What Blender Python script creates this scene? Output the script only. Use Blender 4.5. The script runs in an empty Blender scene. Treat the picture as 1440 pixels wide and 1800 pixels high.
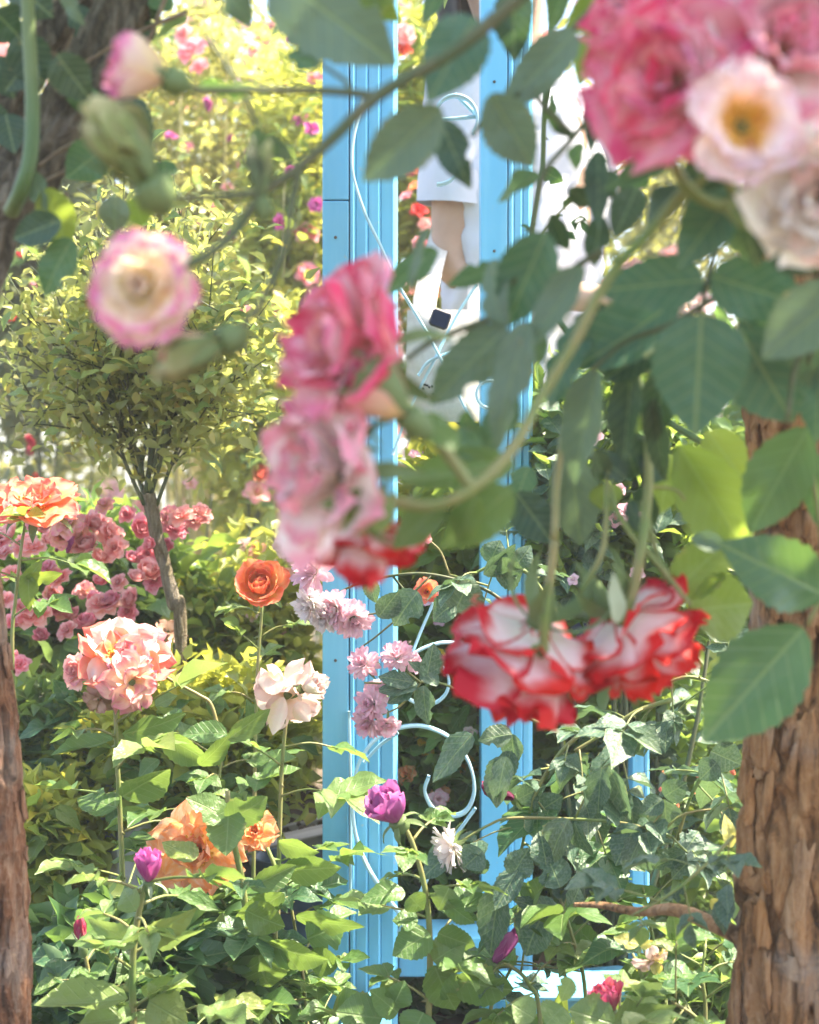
import bpy, math, random
import numpy as np
from mathutils import Vector, Matrix, Quaternion, noise

# ------------------------------------------------------------------ camera, sky, sun, exposure
scene = bpy.context.scene
CAM = Vector((0.0, 0.0, 0.75))
F = 3000.0                                   # focal length in pixels of the 1440 x 1800 photograph
cam_data = bpy.data.cameras.new("camera")
cam = bpy.data.objects.new("camera", cam_data)
scene.collection.objects.link(cam)
cam.location = CAM
cam.rotation_euler = (math.radians(90), 0, 0)
cam_data.sensor_fit = 'VERTICAL'
cam_data.sensor_height = 30.0
cam_data.lens = 50.0
cam_data.clip_start = 0.05
cam_data.clip_end = 300.0
cam_data.dof.use_dof = True
cam_data.dof.focus_distance = 2.05
cam_data.dof.aperture_fstop = 4.6
cam_data.dof.aperture_blades = 7
scene.camera = cam

SUN_EL, SUN_AZ = 60.0, 78.0                  # azimuth from +Y towards +X: behind the garden, to the right
world = bpy.data.worlds.new("World")
scene.world = world
world.use_nodes = True
wn = world.node_tree
wn.nodes.clear()
sky = wn.nodes.new("ShaderNodeTexSky")
sky.sky_type = 'NISHITA'
sky.sun_disc = False
sky.sun_elevation = math.radians(SUN_EL)
sky.sun_rotation = math.radians(SUN_AZ)
sky.dust_density = 3.0
sky.ozone_density = 0.4
bg = wn.nodes.new("ShaderNodeBackground")
bg.inputs["Strength"].default_value = 0.15
wo = wn.nodes.new("ShaderNodeOutputWorld")
wn.links.new(sky.outputs[0], bg.inputs[0])
wn.links.new(bg.outputs[0], wo.inputs[0])

sun_data = bpy.data.lights.new("sun", 'SUN')
sun_data.energy = 4.2
sun_data.angle = math.radians(0.5)
sun_data.color = (1.0, 0.89, 0.70)
sun = bpy.data.objects.new("sun", sun_data)
scene.collection.objects.link(sun)
_e, _a = math.radians(SUN_EL), math.radians(SUN_AZ)
SUN_DIR = Vector((math.sin(_a) * math.cos(_e), math.cos(_a) * math.cos(_e), math.sin(_e)))
sun.rotation_euler = SUN_DIR.to_track_quat('Z', 'Y').to_euler()
sun.location = (4, 3, 6)

scene.view_settings.view_transform = 'Standard'
scene.view_settings.look = 'None'
scene.view_settings.exposure = 2.42
scene.view_settings.gamma = 1.0
scene.view_settings.use_curve_mapping = False
scene.cycles.use_denoising = True
scene.cycles.max_bounces = 10
scene.cycles.transmission_bounces = 8
scene.cycles.diffuse_bounces = 5

# ------------------------------------------------------------------ helpers
RND = random.Random(7)
COL = scene.collection
def P(px, py, d):                            # a point of the photograph at a given distance in front of the camera
    return Vector(((px - 720.0) / F * d, d, CAM.z + (900.0 - py) / F * d))

def link(ob, parent=None):
    COL.objects.link(ob)
    if parent is not None:
        ob.parent = parent
    return ob

def mesh_from(name, verts, faces, uvs=None, smooth=True):
    me = bpy.data.meshes.new(name)
    me.from_pydata([tuple(v) for v in verts], [], faces)
    if uvs is not None:
        uvl = me.uv_layers.new(name="uv")
        idx = np.empty(len(me.loops), dtype=np.int32)
        me.loops.foreach_get("vertex_index", idx)
        uvl.data.foreach_set("uv", np.asarray(uvs, dtype=np.float32)[idx].ravel())
    if smooth:
        me.polygons.foreach_set("use_smooth", [True] * len(me.polygons))
    me.update()
    return me

class Thing:
    """One top-level thing: an Empty at its base that parents its parts."""
    def __init__(self, name, label, cat, base, group=None):
        self.o = bpy.data.objects.new(name, None)
        self.o.empty_display_size = 0.02
        COL.objects.link(self.o)
        self.base = Vector(base)
        self.o.location = self.base
        self.o["label"] = label
        self.o["category"] = cat
        if group:
            self.o["group"] = group
    def part(self, name, me, mat=None, mw=None, parent=None, kind=None):
        ob = bpy.data.objects.new(name, me)
        COL.objects.link(ob)
        if mat is not None:
            if not me.materials:
                me.materials.append(mat)
            if me.materials[0] != mat:
                ob.material_slots[0].link = 'OBJECT'
                ob.material_slots[0].material = mat
        if parent is not None:                # sub-part: matrix is local to the part
            ob.parent = parent
            if mw is not None:
                ob.matrix_local = mw
        else:
            ob.parent = self.o
            m = mw.copy() if mw is not None else Matrix.Identity(4)
            m.translation = m.translation - self.base
            ob.matrix_local = m
        if kind:
            ob["kind"] = kind
        return ob

def struct(name, me, mat):
    me.materials.append(mat)
    ob = bpy.data.objects.new(name, me)
    COL.objects.link(ob)
    ob["kind"] = "structure"
    return ob

def basis(x, n):
    """matrix whose X is x and whose Z is as near n as it can be"""
    x = x.normalized()
    z = n - x * n.dot(x)
    if z.length < 1e-5:
        z = x.orthogonal()
    z.normalize()
    y = z.cross(x)
    return Matrix((x, y, z)).transposed()

def catmull(pts, per=6):
    pts = [Vector(p) for p in pts]
    if len(pts) < 3:
        per = max(2, per // 2)
    ext = [pts[0] * 2 - pts[1]] + pts + [pts[-1] * 2 - pts[-2]]
    out = []
    for i in range(1, len(ext) - 2):
        p0, p1, p2, p3 = ext[i - 1], ext[i], ext[i + 1], ext[i + 2]
        for k in range(per):
            t = k / per
            out.append(0.5 * ((2 * p1) + (p2 - p0) * t + (2 * p0 - 5 * p1 + 4 * p2 - p3) * t * t + (3 * p1 - p0 - 3 * p2 + p3) * t ** 3))
    out.append(pts[-1])
    return out

class MB:
    """collects shapes for ONE mesh"""
    def __init__(self):
        self.v, self.f, self.uv = [], [], []
    def tube(self, pts, r0, r1, n=6, per=5, smooth=True, cap=True):
        pl = catmull(pts, per) if smooth and len(pts) > 2 else [Vector(p) for p in pts]
        m = len(pl)
        start = len(self.v)
        t0 = (pl[1] - pl[0]).normalized()
        nrm = t0.orthogonal().normalized()
        L = 0.0
        for i, p in enumerate(pl):
            t = (pl[min(i + 1, m - 1)] - pl[max(i - 1, 0)]).normalized()
            nrm = (nrm - t * nrm.dot(t)).normalized()
            b = t.cross(nrm)
            r = r0 + (r1 - r0) * i / (m - 1)
            if i:
                L += (p - pl[i - 1]).length
            for k in range(n):
                a = 2 * math.pi * k / n
                self.v.append(p + (nrm * math.cos(a) + b * math.sin(a)) * r)
                self.uv.append((k / n, L))
        for i in range(m - 1):
            for k in range(n):
                a, b2 = start + i * n + k, start + i * n + (k + 1) % n
                self.f.append((a, b2, b2 + n, a + n))
        if cap:
            self.f.append(tuple(start + k for k in range(n))[::-1])
            self.f.append(tuple(start + (m - 1) * n + k for k in range(n)))
        return pl
    def thorns(self, pl, r, step, size, rnd):
        acc = 0
        for i in range(1, len(pl)):
            acc += (pl[i] - pl[i - 1]).length
            if acc > step:
                acc = 0
                t = (pl[i] - pl[i - 1]).normalized()
                o = t.orthogonal().normalized()
                o.rotate(Quaternion(t, rnd.uniform(0, 6.28)))
                s = t.cross(o) * size * .16
                b = pl[i] + o * r * .5
                k = len(self.v)
                tip = pl[i] + o * (r + size) - t * size * .35
                self.v += [b + t * size * .45, b - t * size * .45, b + s, b - s, tip]
                self.uv += [(0, 0)] * 5
                self.f += [(k, k + 2, k + 4), (k + 2, k + 1, k + 4), (k + 1, k + 3, k + 4), (k + 3, k, k + 4)]
    def box(self, c, s, rot=None, bev=0.0):
        """bevelled box: centre, size"""
        c = Vector(c)
        hx, hy, hz = s[0] / 2, s[1] / 2, s[2] / 2
        b = min(bev, hx * .9, hy * .9, hz * .9)
        k = len(self.v)
        if b <= 0:
            pts = [Vector((x * hx, y * hy, z * hz)) for x in (-1, 1) for y in (-1, 1) for z in (-1, 1)]
            fs = [(0, 1, 3, 2), (4, 6, 7, 5), (0, 4, 5, 1), (2, 3, 7, 6), (0, 2, 6, 4), (1, 5, 7, 3)]
        else:
            pts, ids = [], {}
            for x in (-1, 1):
                for y in (-1, 1):
                    for z in (-1, 1):
                        for ax in range(3):
                            q = [x * (hx - b), y * (hy - b), z * (hz - b)]
                            q[ax] += (x, y, z)[ax] * b
                            ids[(x, y, z, ax)] = len(pts)
                            pts.append(Vector(q))
            fs = []
            cyc = [(-1, -1), (1, -1), (1, 1), (-1, 1)]
            def key(ax, s0, p, q):
                o = [0, 0, 0]
                o[ax] = s0
                o[(ax + 1) % 3], o[(ax + 2) % 3] = p, q
                return tuple(o)
            for ax in range(3):
                for s0 in (-1, 1):
                    q = [ids[key(ax, s0, p, r) + (ax,)] for p, r in cyc]
                    fs.append(tuple(q if s0 > 0 else q[::-1]))
            for ax in range(3):                    # edges along ax
                a1, a2 = (ax + 1) % 3, (ax + 2) % 3
                for p in (-1, 1):
                    for q in (-1, 1):
                        q4 = [ids[key(ax, -1, p, q) + (a1,)], ids[key(ax, 1, p, q) + (a1,)], ids[key(ax, 1, p, q) + (a2,)], ids[key(ax, -1, p, q) + (a2,)]]
                        fs.append(tuple(q4 if p * q < 0 else q4[::-1]))
            for x in (-1, 1):
                for y in (-1, 1):
                    for z in (-1, 1):
                        t3 = [ids[(x, y, z, 0)], ids[(x, y, z, 1)], ids[(x, y, z, 2)]]
                        fs.append(tuple(t3 if x * y * z > 0 else t3[::-1]))
        for p in pts:
            if rot is not None:
                p = rot @ p
            self.v.append(c + p)
            self.uv.append((p.x, p.z))
        self.f += [tuple(k + i for i in q) for q in fs]
    def strip(self, pts, w, t, per=8, wdir=Vector((0, 1, 0))):
        """flat bar bent along a path; its width lies along wdir"""
        pl = catmull(pts, per)
        k = len(self.v)
        m = len(pl)
        for i, p in enumerate(pl):
            tg = (pl[min(i + 1, m - 1)] - pl[max(i - 1, 0)]).normalized()
            wv = (wdir - tg * wdir.dot(tg)).normalized() * w / 2
            nv = tg.cross(wv).normalized() * t / 2
            self.v += [p - wv - nv, p + wv - nv, p + wv + nv, p - wv + nv]
            self.uv += [(0, i), (1, i), (1, i), (0, i)]
        for i in range(m - 1):
            for q in range(4):
                a, b = k + i * 4 + q, k + i * 4 + (q + 1) % 4
                self.f.append((a, b, b + 4, a + 4))
        self.f += [(k, k + 1, k + 2, k + 3), tuple(k + (m - 1) * 4 + q for q in (3, 2, 1, 0))]
    def add(self, verts, faces, uvs):
        k = len(self.v)
        self.v += list(verts)
        self.uv += list(uvs)
        self.f += [tuple(k + i for i in f) for f in faces]
    def mesh(self, name, smooth=True):
        return mesh_from(name, self.v, self.f, self.uv, smooth)

# ------------------------------------------------------------------ materials
class Mat:
    def __init__(self, name):
        self.m = bpy.data.materials.new(name)
        self.m.use_nodes = True
        self.t = self.m.node_tree
        self.t.nodes.clear()
        self.out = self.t.nodes.new("ShaderNodeOutputMaterial")
    def n(self, typ, inputs=None, **props):
        nd = self.t.nodes.new("ShaderNode" + typ)
        for k, v in props.items():
            setattr(nd, k, v)
        for k, v in (inputs or {}).items():
            if isinstance(v, bpy.types.NodeSocket):
                self.t.links.new(v, nd.inputs[k])
            else:
                nd.inputs[k].default_value = v
        return nd
    def math(self, op, a, b=0.0, c=None, clamp=False):
        d = {0: a, 1: b}
        if c is not None:
            d[2] = c
        return self.n("Math", d, operation=op, use_clamp=clamp).outputs[0]
    def mix(self, f, a, b, blend='MIX'):
        return self.n("MixRGB", {0: f, 1: a, 2: b}, blend_type=blend).outputs[0]
    def ramp(self, f, stops, interp='LINEAR'):
        nd = self.n("ValToRGB", {0: f})
        nd.color_ramp.interpolation = interp
        els = nd.color_ramp.elements
        while len(els) < len(stops):
            els.new(0.5)
        for e, (p, c) in zip(els, stops):
            e.position = p
            e.color = c if len(c) == 4 else (*c, 1)
        return nd.outputs[0]
    def step(self, x, lo, hi):
        return self.n("MapRange", {0: x, 1: lo, 2: hi, 3: 0.0, 4: 1.0}, interpolation_type='SMOOTHSTEP').outputs[0]
    def finish(self, shader):
        self.t.links.new(shader, self.out.inputs[0])
        return self.m

def C(r, g, b):
    return (r, g, b, 1.0)

def mat_leaf(name, dark, light, trans, rough=0.42, tf=0.35, vein=(0.22, 0.30, 0.12), island=False, spec=0.5, dust=0.0):
    m = Mat(name)
    tc = m.n("TexCoord")
    if island:
        rnd = m.n("NewGeometry").outputs["Random Per Island"]
    else:
        rnd = m.n("ObjectInfo").outputs["Random"]
    uv = m.n("SeparateXYZ", {0: tc.outputs["UV"]})
    u, v = uv.outputs[0], uv.outputs[1]
    base = m.mix(rnd, C(*dark), C(*light))
    odd = m.step(m.math('FRACT', m.math('MULTIPLY', rnd, 7.31)), .80, .97)
    base = m.mix(m.math('MULTIPLY', odd, .55), base, C(light[0] * 1.9 + .02, light[1] * 1.25, light[2] * .8))
    if not island:
        nz = m.n("TexNoise", {"Vector": tc.outputs["Object"], "Scale": 3.2, "Detail": 4.0}).outputs[0]
        base = m.mix(m.step(nz, .35, .7), base, m.mix(0.45, base, C(*light)))
        av = m.math('ABSOLUTE', m.math('SUBTRACT', v, 0.5))
        mid = m.math('SUBTRACT', 1.0, m.step(av, 0.008, 0.03))
        # side veins
        w = m.math('SINE', m.math('MULTIPLY', m.math('SUBTRACT', u, m.math('MULTIPLY', av, 0.55)), 44.0))
        side = m.math('MULTIPLY', m.step(w, 0.86, 1.0), 0.35)
        vn = m.math('MAXIMUM', m.math('MULTIPLY', mid, 0.75), side)
        base = m.mix(vn, base, C(*vein))
        # worn, browned rim on some leaves
        rim = m.step(av, 0.40, 0.5)
        nz2 = m.n("TexNoise", {"Vector": tc.outputs["Object"], "Scale": 9.0, "Detail": 3.0}).outputs[0]
        spot = m.math('MULTIPLY', m.step(m.math('ADD', nz2, m.math('MULTIPLY', rim, .18)), 0.66, 0.74), m.step(rnd, 0.35, 0.8))
        base = m.mix(m.math('MULTIPLY', spot, 0.7), base, C(0.30, 0.26, 0.10))
        if dust:
            nz3 = m.n("TexNoise", {"Vector": tc.outputs["Object"], "Scale": 14.0, "Detail": 5.0}).outputs[0]
            base = m.mix(m.math('MULTIPLY', m.step(nz3, .42, .7), dust), base, C(.42, .48, .42))
        bump = m.n("Bump", {"Strength": 0.35, "Distance": 0.02, "Height": m.math('ADD', vn, m.math('MULTIPLY', nz, 0.6))}, invert=True).outputs[0]
    else:
        bump = None
    back = m.n("NewGeometry").outputs["Backfacing"]
    base2 = m.mix(m.math('MULTIPLY', back, 0.55), base, m.mix(0.6, base, C(0.20, 0.27, 0.17)))
    p = m.n("BsdfPrincipled", {"Base Color": base2, "Roughness": rough, "Specular IOR Level": spec})
    tr = m.n("BsdfTranslucent", {"Color": m.mix(m.math('MULTIPLY', rnd, 0.5), C(*trans), base)})
    if bump is not None:
        m.t.links.new(bump, p.inputs["Normal"])
    return m.finish(m.n("MixShader", {0: tf, 1: p.outputs[0], 2: tr.outputs[0]}).outputs[0])

def mat_petal(name, base, mid, edge, streak=None, amount=0.0, edge_w=0.12, base_w=0.35, tf=0.35, side=0.85, rough=0.55, hue=0.06, freq=9.0):
    """colour runs from the petal's base to its rim; streaks run along the petal"""
    m = Mat(name)
    tc = m.n("TexCoord")
    rnd = m.n("ObjectInfo").outputs["Random"]
    uv = m.n("SeparateXYZ", {0: tc.outputs["UV"]})
    v, u = uv.outputs[0], uv.outputs[1]
    av = m.math('MULTIPLY', m.math('ABSOLUTE', m.math('SUBTRACT', v, 0.5)), 2.0)
    nz = m.n("TexNoise", {"Vector": m.n("CombineXYZ", {0: m.math('MULTIPLY', v, 3.0), 1: m.math('MULTIPLY', u, 2.0), 2: m.math('MULTIPLY', rnd, 40.0)}).outputs[0], "Scale": 2.4, "Detail": 4.0}).outputs[0]
    dn = m.math('MULTIPLY', m.math('SUBTRACT', nz, 0.5), 0.22)
    e = m.math('ADD', m.math('MAXIMUM', u, m.math('MULTIPLY', m.math('POWER', av, 1.6), side)), dn)
    ub = m.math('ADD', u, dn)
    col = m.mix(m.step(ub, base_w * 0.35, base_w * 1.5), C(*base), C(*mid))
    col = m.mix(m.step(e, 1.0 - edge_w * 1.9, 1.0 - edge_w * 0.5), col, C(*edge))
    if streak:
        st = m.n("TexNoise", {"Vector": m.n("CombineXYZ", {0: m.math('MULTIPLY', v, freq), 1: m.math('MULTIPLY', u, 1.6), 2: m.math('MULTIPLY', rnd, 60.0)}).outputs[0], "Scale": 1.0, "Detail": 5.0, "Roughness": 0.65}).outputs[0]
        col = m.mix(m.math('MULTIPLY', m.step(st, 0.40, 0.64), amount), col, C(*streak))
    hs = m.n("HueSaturation", {"Hue": m.math('ADD', 0.5 - hue * .25, m.math('MULTIPLY', rnd, hue * .5)), "Value": m.math('ADD', 0.86, m.math('MULTIPLY', rnd, 0.26)), "Color": col}).outputs[0]
    fib = m.n("TexNoise", {"Vector": m.n("CombineXYZ", {0: m.math('MULTIPLY', v, 40.0), 1: m.math('MULTIPLY', u, 3.0), 2: 0.0}).outputs[0], "Scale": 1.0, "Detail": 2.0}).outputs[0]
    bump = m.n("Bump", {"Strength": 0.18, "Distance": 0.01, "Height": fib}).outputs[0]
    p = m.n("BsdfPrincipled", {"Base Color": hs, "Roughness": rough, "Specular IOR Level": 0.3, "Normal": bump})
    tr = m.n("BsdfTranslucent", {"Color": hs})
    return m.finish(m.n("MixShader", {0: tf, 1: p.outputs[0], 2: tr.outputs[0]}).outputs[0])

def mat_plain(name, a, b, scale=20.0, rough=0.6, bump=0.2, coord="Object", spec=0.4, stretch=None, tf=0.0):
    m = Mat(name)
    tc = m.n("TexCoord")
    vec = tc.outputs[coord]
    if stretch:
        vec = m.n("Mapping", {"Vector": vec, "Scale": stretch}).outputs[0]
    nz = m.n("TexNoise", {"Vector": vec, "Scale": scale, "Detail": 6.0, "Roughness": 0.6}).outputs[0]
    col = m.mix(m.step(nz, .3, .7), C(*a), C(*b))
    bm = m.n("Bump", {"Strength": bump, "Distance": 0.005, "Height": nz}).outputs[0]
    p = m.n("BsdfPrincipled", {"Base Color": col, "Roughness": rough, "Specular IOR Level": spec, "Normal": bm})
    sh = p.outputs[0]
    if tf:
        sh = m.n("MixShader", {0: tf, 1: sh, 2: m.n("BsdfTranslucent", {"Color": col}).outputs[0]}).outputs[0]
    return m.finish(sh)

def mat_bark(name, dark, mid, light, scale=1.0):
    m = Mat(name)
    tc = m.n("TexCoord")
    ob = m.n("NewGeometry").outputs["Position"]
    str1 = m.n("Mapping", {"Vector": ob, "Scale": (42 * scale, 42 * scale, 7.5 * scale)}).outputs[0]
    n1 = m.n("TexNoise", {"Vector": str1, "Scale": 1.6, "Detail": 9.0, "Roughness": 0.68, "Distortion": 0.6}).outputs[0]
    n2 = m.n("TexNoise", {"Vector": ob, "Scale": 11.0 * scale, "Detail": 5.0}).outputs[0]
    n3 = m.n("TexNoise", {"Vector": ob, "Scale": 160.0 * scale, "Detail": 4.0}).outputs[0]
    col = m.ramp(n1, [(0.34, dark), (0.50, mid), (0.70, light)])
    col = m.mix(m.math('MULTIPLY', m.step(n2, .5, .68), .55), col, C(.33, .29, .25))
    col = m.mix(m.math('MULTIPLY', m.step(n3, .5, .75), .35), col, C(*light))
    hgt = m.math('ADD', n1, m.math('MULTIPLY', n3, .35))
    bm = m.n("Bump", {"Strength": 1.0, "Distance": 0.010, "Height": hgt}).outputs[0]
    p = m.n("BsdfPrincipled", {"Base Color": col, "Roughness": 0.85, "Specular IOR Level": 0.2, "Normal": bm})
    return m.finish(p.outputs[0])

def mat_paint(name, col, worn):
    m = Mat(name)
    tc = m.n("TexCoord")
    ob = tc.outputs["Object"]
    n1 = m.n("TexNoise", {"Vector": m.n("Mapping", {"Vector": ob, "Scale": (40, 40, 4)}).outputs[0], "Scale": 1.5, "Detail": 6.0}).outputs[0]
    n2 = m.n("TexNoise", {"Vector": ob, "Scale": 45.0, "Detail": 6.0, "Roughness": .7}).outputs[0]
    c = m.mix(m.math('MULTIPLY', m.step(n1, .4, .75), .45), C(*col), C(*worn))
    n3 = m.n("TexNoise", {"Vector": m.n("Mapping", {"Vector": ob, "Scale": (60, 60, 2)}).outputs[0], "Scale": 1.0, "Detail": 5.0}).outputs[0]
    c = m.mix(m.math('MULTIPLY', m.step(n3, .55, .72), .35), c, C(col[0] * .62, col[1] * .72, col[2] * .74))
    c = m.mix(m.math('MULTIPLY', m.step(n2, .63, .70), .65), c, C(.36, .42, .44))
    bm = m.n("Bump", {"Strength": 0.25, "Distance": 0.002, "Height": m.math('ADD', n1, m.math('MULTIPLY', n2, .4))}).outputs[0]
    p = m.n("BsdfPrincipled", {"Base Color": c, "Roughness": 0.42, "Specular IOR Level": 0.5, "Normal": bm})
    return m.finish(p.outputs[0])

M = {}
# leaves
M['leaf_near'] = mat_leaf("leaf_near", (.032, .095, .042), (.055, .135, .056), (.20, .36, .07), rough=.40, tf=.32)
M['leaf_teal'] = mat_leaf("leaf_teal", (.032, .100, .062), (.058, .142, .085), (.16, .32, .09), rough=.40, tf=.25, spec=.5)
M['leaf_grey'] = mat_leaf("leaf_grey", (.085, .145, .092), (.125, .19, .12), (.20, .32, .12), rough=.46, tf=.25, spec=.5)
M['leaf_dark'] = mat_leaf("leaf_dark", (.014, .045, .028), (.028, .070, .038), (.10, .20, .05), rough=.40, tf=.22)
M['leaf_young'] = mat_leaf("leaf_young", (.085, .150, .022), (.14, .21, .035), (.42, .55, .07), rough=.42, tf=.48)  # on the lit-through sprays, backlight is put into this yellow-green
M['leaf_mid'] = mat_leaf("leaf_mid", (.055, .135, .035), (.115, .20, .052), (.32, .47, .08), rough=.42, tf=.35)
M['leaf_light'] = mat_leaf("leaf_light", (.11, .20, .055), (.18, .26, .085), (.40, .54, .12), rough=.42, tf=.38)
M['leaf_dusty'] = mat_leaf("leaf_dusty", (.030, .085, .052), (.060, .120, .070), (.18, .30, .10), rough=.46, tf=.25, dust=.22)
M['leaf_olive'] = mat_leaf("leaf_olive", (.070, .145, .032), (.105, .19, .050), (.30, .44, .08), rough=.42, tf=.34)
M['leaf_yellow'] = mat_leaf("leaf_yellow", (.45, .40, .06), (.55, .52, .16), (.75, .68, .12), rough=.5, tf=.4, vein=(.6, .58, .3))
M['fol_mid'] = mat_leaf("foliage_mid", (.058, .130, .027), (.17, .26, .055), (.43, .58, .08), tf=.41, island=True)
M['fol_bright'] = mat_leaf("foliage_bright", (.14, .19, .022), (.36, .40, .070), (.76, .76, .11), tf=.46, island=True)
M['fol_olive'] = mat_leaf("foliage_olive", (.050, .085, .025), (.16, .19, .075), (.38, .42, .12), tf=.36, island=True)
M['fol_pale2'] = mat_leaf("foliage_grey_olive", (.12, .16, .035), (.34, .36, .12), (.64, .66, .15), tf=.46, island=True)
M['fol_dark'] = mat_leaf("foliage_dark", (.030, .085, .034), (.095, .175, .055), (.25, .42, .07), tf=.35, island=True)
M['fol_pale'] = mat_leaf("foliage_pale", (.16, .19, .035), (.44, .44, .15), (.74, .72, .17), tf=.45, island=True)
# stems and bark
M['stem'] = mat_plain("green_stem", (.12, .20, .045), (.26, .22, .09), 18, .5, .3)
M['stem_dark'] = mat_plain("dark_stem", (.055, .085, .030), (.10, .10, .045), 60, .55, .2)
M['stem_brown'] = mat_plain("brown_twig", (.12, .085, .05), (.22, .17, .11), 70, .8, .5)
M['straw'] = mat_plain("straw_twig", (.34, .30, .10), (.52, .46, .22), 50, .7, .2)
M['cane'] = mat_plain("green_cane", (.055, .12, .035), (.12, .17, .06), 30, .5, .2, stretch=(1, 1, .3))
M['calyx'] = mat_plain("calyx_green", (.10, .17, .05), (.19, .25, .10), 50, .5, .2, tf=.2)
M['sepal_pale'] = mat_plain("sepal_pale", (.30, .37, .22), (.44, .48, .34), 50, .55, .2, tf=.25)
M['bark_brown'] = mat_bark("brown_bark", (.050, .025, .011), (.32, .155, .062), (.52, .31, .155))
M['bark_tan'] = mat_bark("tan_bark", (.09, .046, .023), (.35, .19, .09), (.53, .35, .20))
M['bark_orange'] = mat_bark("orange_bark", (.10, .044, .018), (.40, .18, .062), (.54, .31, .15))
M['bark_red'] = mat_bark("reddish_bark", (.040, .019, .011), (.25, .11, .055), (.45, .30, .20))
M['bark_grey'] = mat_bark("grey_bark", (.030, .026, .020), (.11, .095, .070), (.27, .235, .18), 1.3)
M['bark_thin'] = mat_bark("young_trunk_bark", (.075, .055, .03), (.20, .16, .10), (.36, .31, .22), 2.0)
# built things
M['blue'] = mat_paint("blue_paint", (.14, .44, .66), (.22, .52, .70))
M['blue_iron'] = mat_paint("blue_iron_paint", (.40, .64, .76), (.55, .72, .80))
M['soil'] = mat_plain("soil", (.045, .030, .018), (.10, .075, .045), 9, .95, .8)
M['stone'] = mat_plain("stone", (.28, .28, .27), (.44, .44, .42), 14, .9, .6)
M['stone_dark'] = mat_plain("dark_stone", (.05, .05, .05), (.13, .12, .11), 14, .9, .6)
M['board'] = mat_plain("weathered_board", (.30, .28, .25), (.46, .44, .40), 30, .85, .4, stretch=(.2, 1, 1))
M['tub'] = mat_plain("blue_grey_plastic", (.05, .09, .13), (.08, .13, .18), 10, .4, .1)
M['stamen'] = mat_plain("stamens", (.80, .40, .03), (.88, .60, .10), 90, .7, .3, tf=.3)
M['skin'] = mat_plain("skin", (.44, .27, .19), (.52, .33, .24), 12, .55, .1)
M['hair'] = mat_plain("dark_hair", (.012, .010, .010), (.03, .024, .022), 60, .45, .3, stretch=(1, 1, .1))
M['shirt'] = mat_plain("white_cotton", (.55, .55, .60), (.62, .62, .66), 7, .9, .5)
M['navy'] = mat_plain("navy_cloth", (.012, .018, .045), (.022, .03, .065), 25, .9, .3)
M['canvas'] = mat_plain("cream_canvas", (.60, .54, .48), (.70, .64, .57), 60, .9, .3)
M['black'] = mat_plain("black_plastic", (.012, .014, .025), (.02, .022, .035), 20, .4, .1)
# petals
M['p_stripe'] = mat_petal("petal_pink_striped", (.88, .76, .50), (.87, .52, .56), (.85, .25, .40), (.91, .80, .72), .45, .18, .36, freq=4, hue=.02)
M['p_red_stripe'] = mat_petal("petal_red_striped", (.88, .70, .46), (.84, .27, .36), (.79, .07, .19), (.89, .68, .60), .42, .24, .34, freq=5, hue=.02)
M['p_pink_rim'] = mat_petal("petal_cream_pink_rim", (.86, .70, .34), (.86, .70, .58), (.80, .20, .38), (.84, .56, .60), .35, .15, .62, freq=5)
M['p_pale_pink'] = mat_petal("petal_pale_pink_rim", (.89, .84, .68), (.89, .78, .73), (.86, .36, .42), (.85, .28, .38), .22, .14, .40, freq=3, hue=.01)
M['p_bicolor'] = mat_petal("petal_white_red_rim", (.87, .83, .74), (.87, .70, .71), (.62, .010, .020), None, 0, .22, .42, hue=.02, side=.96)
M['p_white_pink'] = mat_petal("petal_white_pink", (.88, .48, .05), (.88, .74, .72), (.86, .62, .66), (.84, .52, .58), .25, .12, .50, freq=4, tf=.45)
M['p_cream'] = mat_petal("petal_cream", (.66, .62, .40), (.80, .74, .62), (.84, .80, .74), (.80, .60, .54), .25, .1, .3)
M['p_coral'] = mat_petal("petal_coral", (.86, .52, .10), (.84, .24, .10), (.82, .20, .16), (.86, .40, .22), .45, .26, .45, freq=5)
M['p_peach'] = mat_petal("petal_peach", (.82, .58, .24), (.82, .48, .36), (.78, .28, .34), (.84, .58, .48), .5, .22, .4)
M['p_pale_peach'] = mat_petal("petal_faded_peach", (.72, .56, .36), (.84, .68, .62), (.82, .58, .54), (.84, .56, .52), .3, .15, .3)
M['p_orange'] = mat_petal("petal_orange", (.86, .52, .18), (.85, .40, .15), (.82, .22, .09), (.87, .58, .32), .45, .22, .34, freq=5)
M['p_orange_yellow'] = mat_petal("petal_orange_yellow_striped", (.88, .66, .18), (.88, .62, .30), (.87, .32, .12), (.89, .76, .58), .5, .34, .45, freq=5, tf=.5)
M['p_magenta'] = mat_petal("petal_magenta", (.52, .12, .32), (.52, .045, .28), (.62, .13, .40), (.66, .24, .46), .35, .2, .25, freq=6, rough=.7)
M['p_violet'] = mat_petal("petal_violet", (.46, .12, .32), (.40, .06, .28), (.52, .15, .40), (.54, .20, .42), .45, .2, .25, freq=6, rough=.7)
M['p_crimson'] = mat_petal("petal_crimson", (.55, .10, .18), (.48, .03, .10), (.52, .06, .16), (.72, .50, .38), .2, .1, .2)
M['p_maroon'] = mat_petal("petal_maroon", (.16, .02, .07), (.13, .010, .045), (.22, .03, .09), None, 0, .1, .2)
M['p_pompon'] = mat_petal("petal_soft_pink", (.84, .72, .72), (.80, .56, .62), (.80, .48, .60), (.84, .74, .76), .4, .2, .3, tf=.3)
M['p_pompon2'] = mat_petal("petal_blush", (.84, .74, .70), (.84, .66, .70), (.82, .46, .56), (.82, .38, .50), .35, .2, .3)
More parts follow.
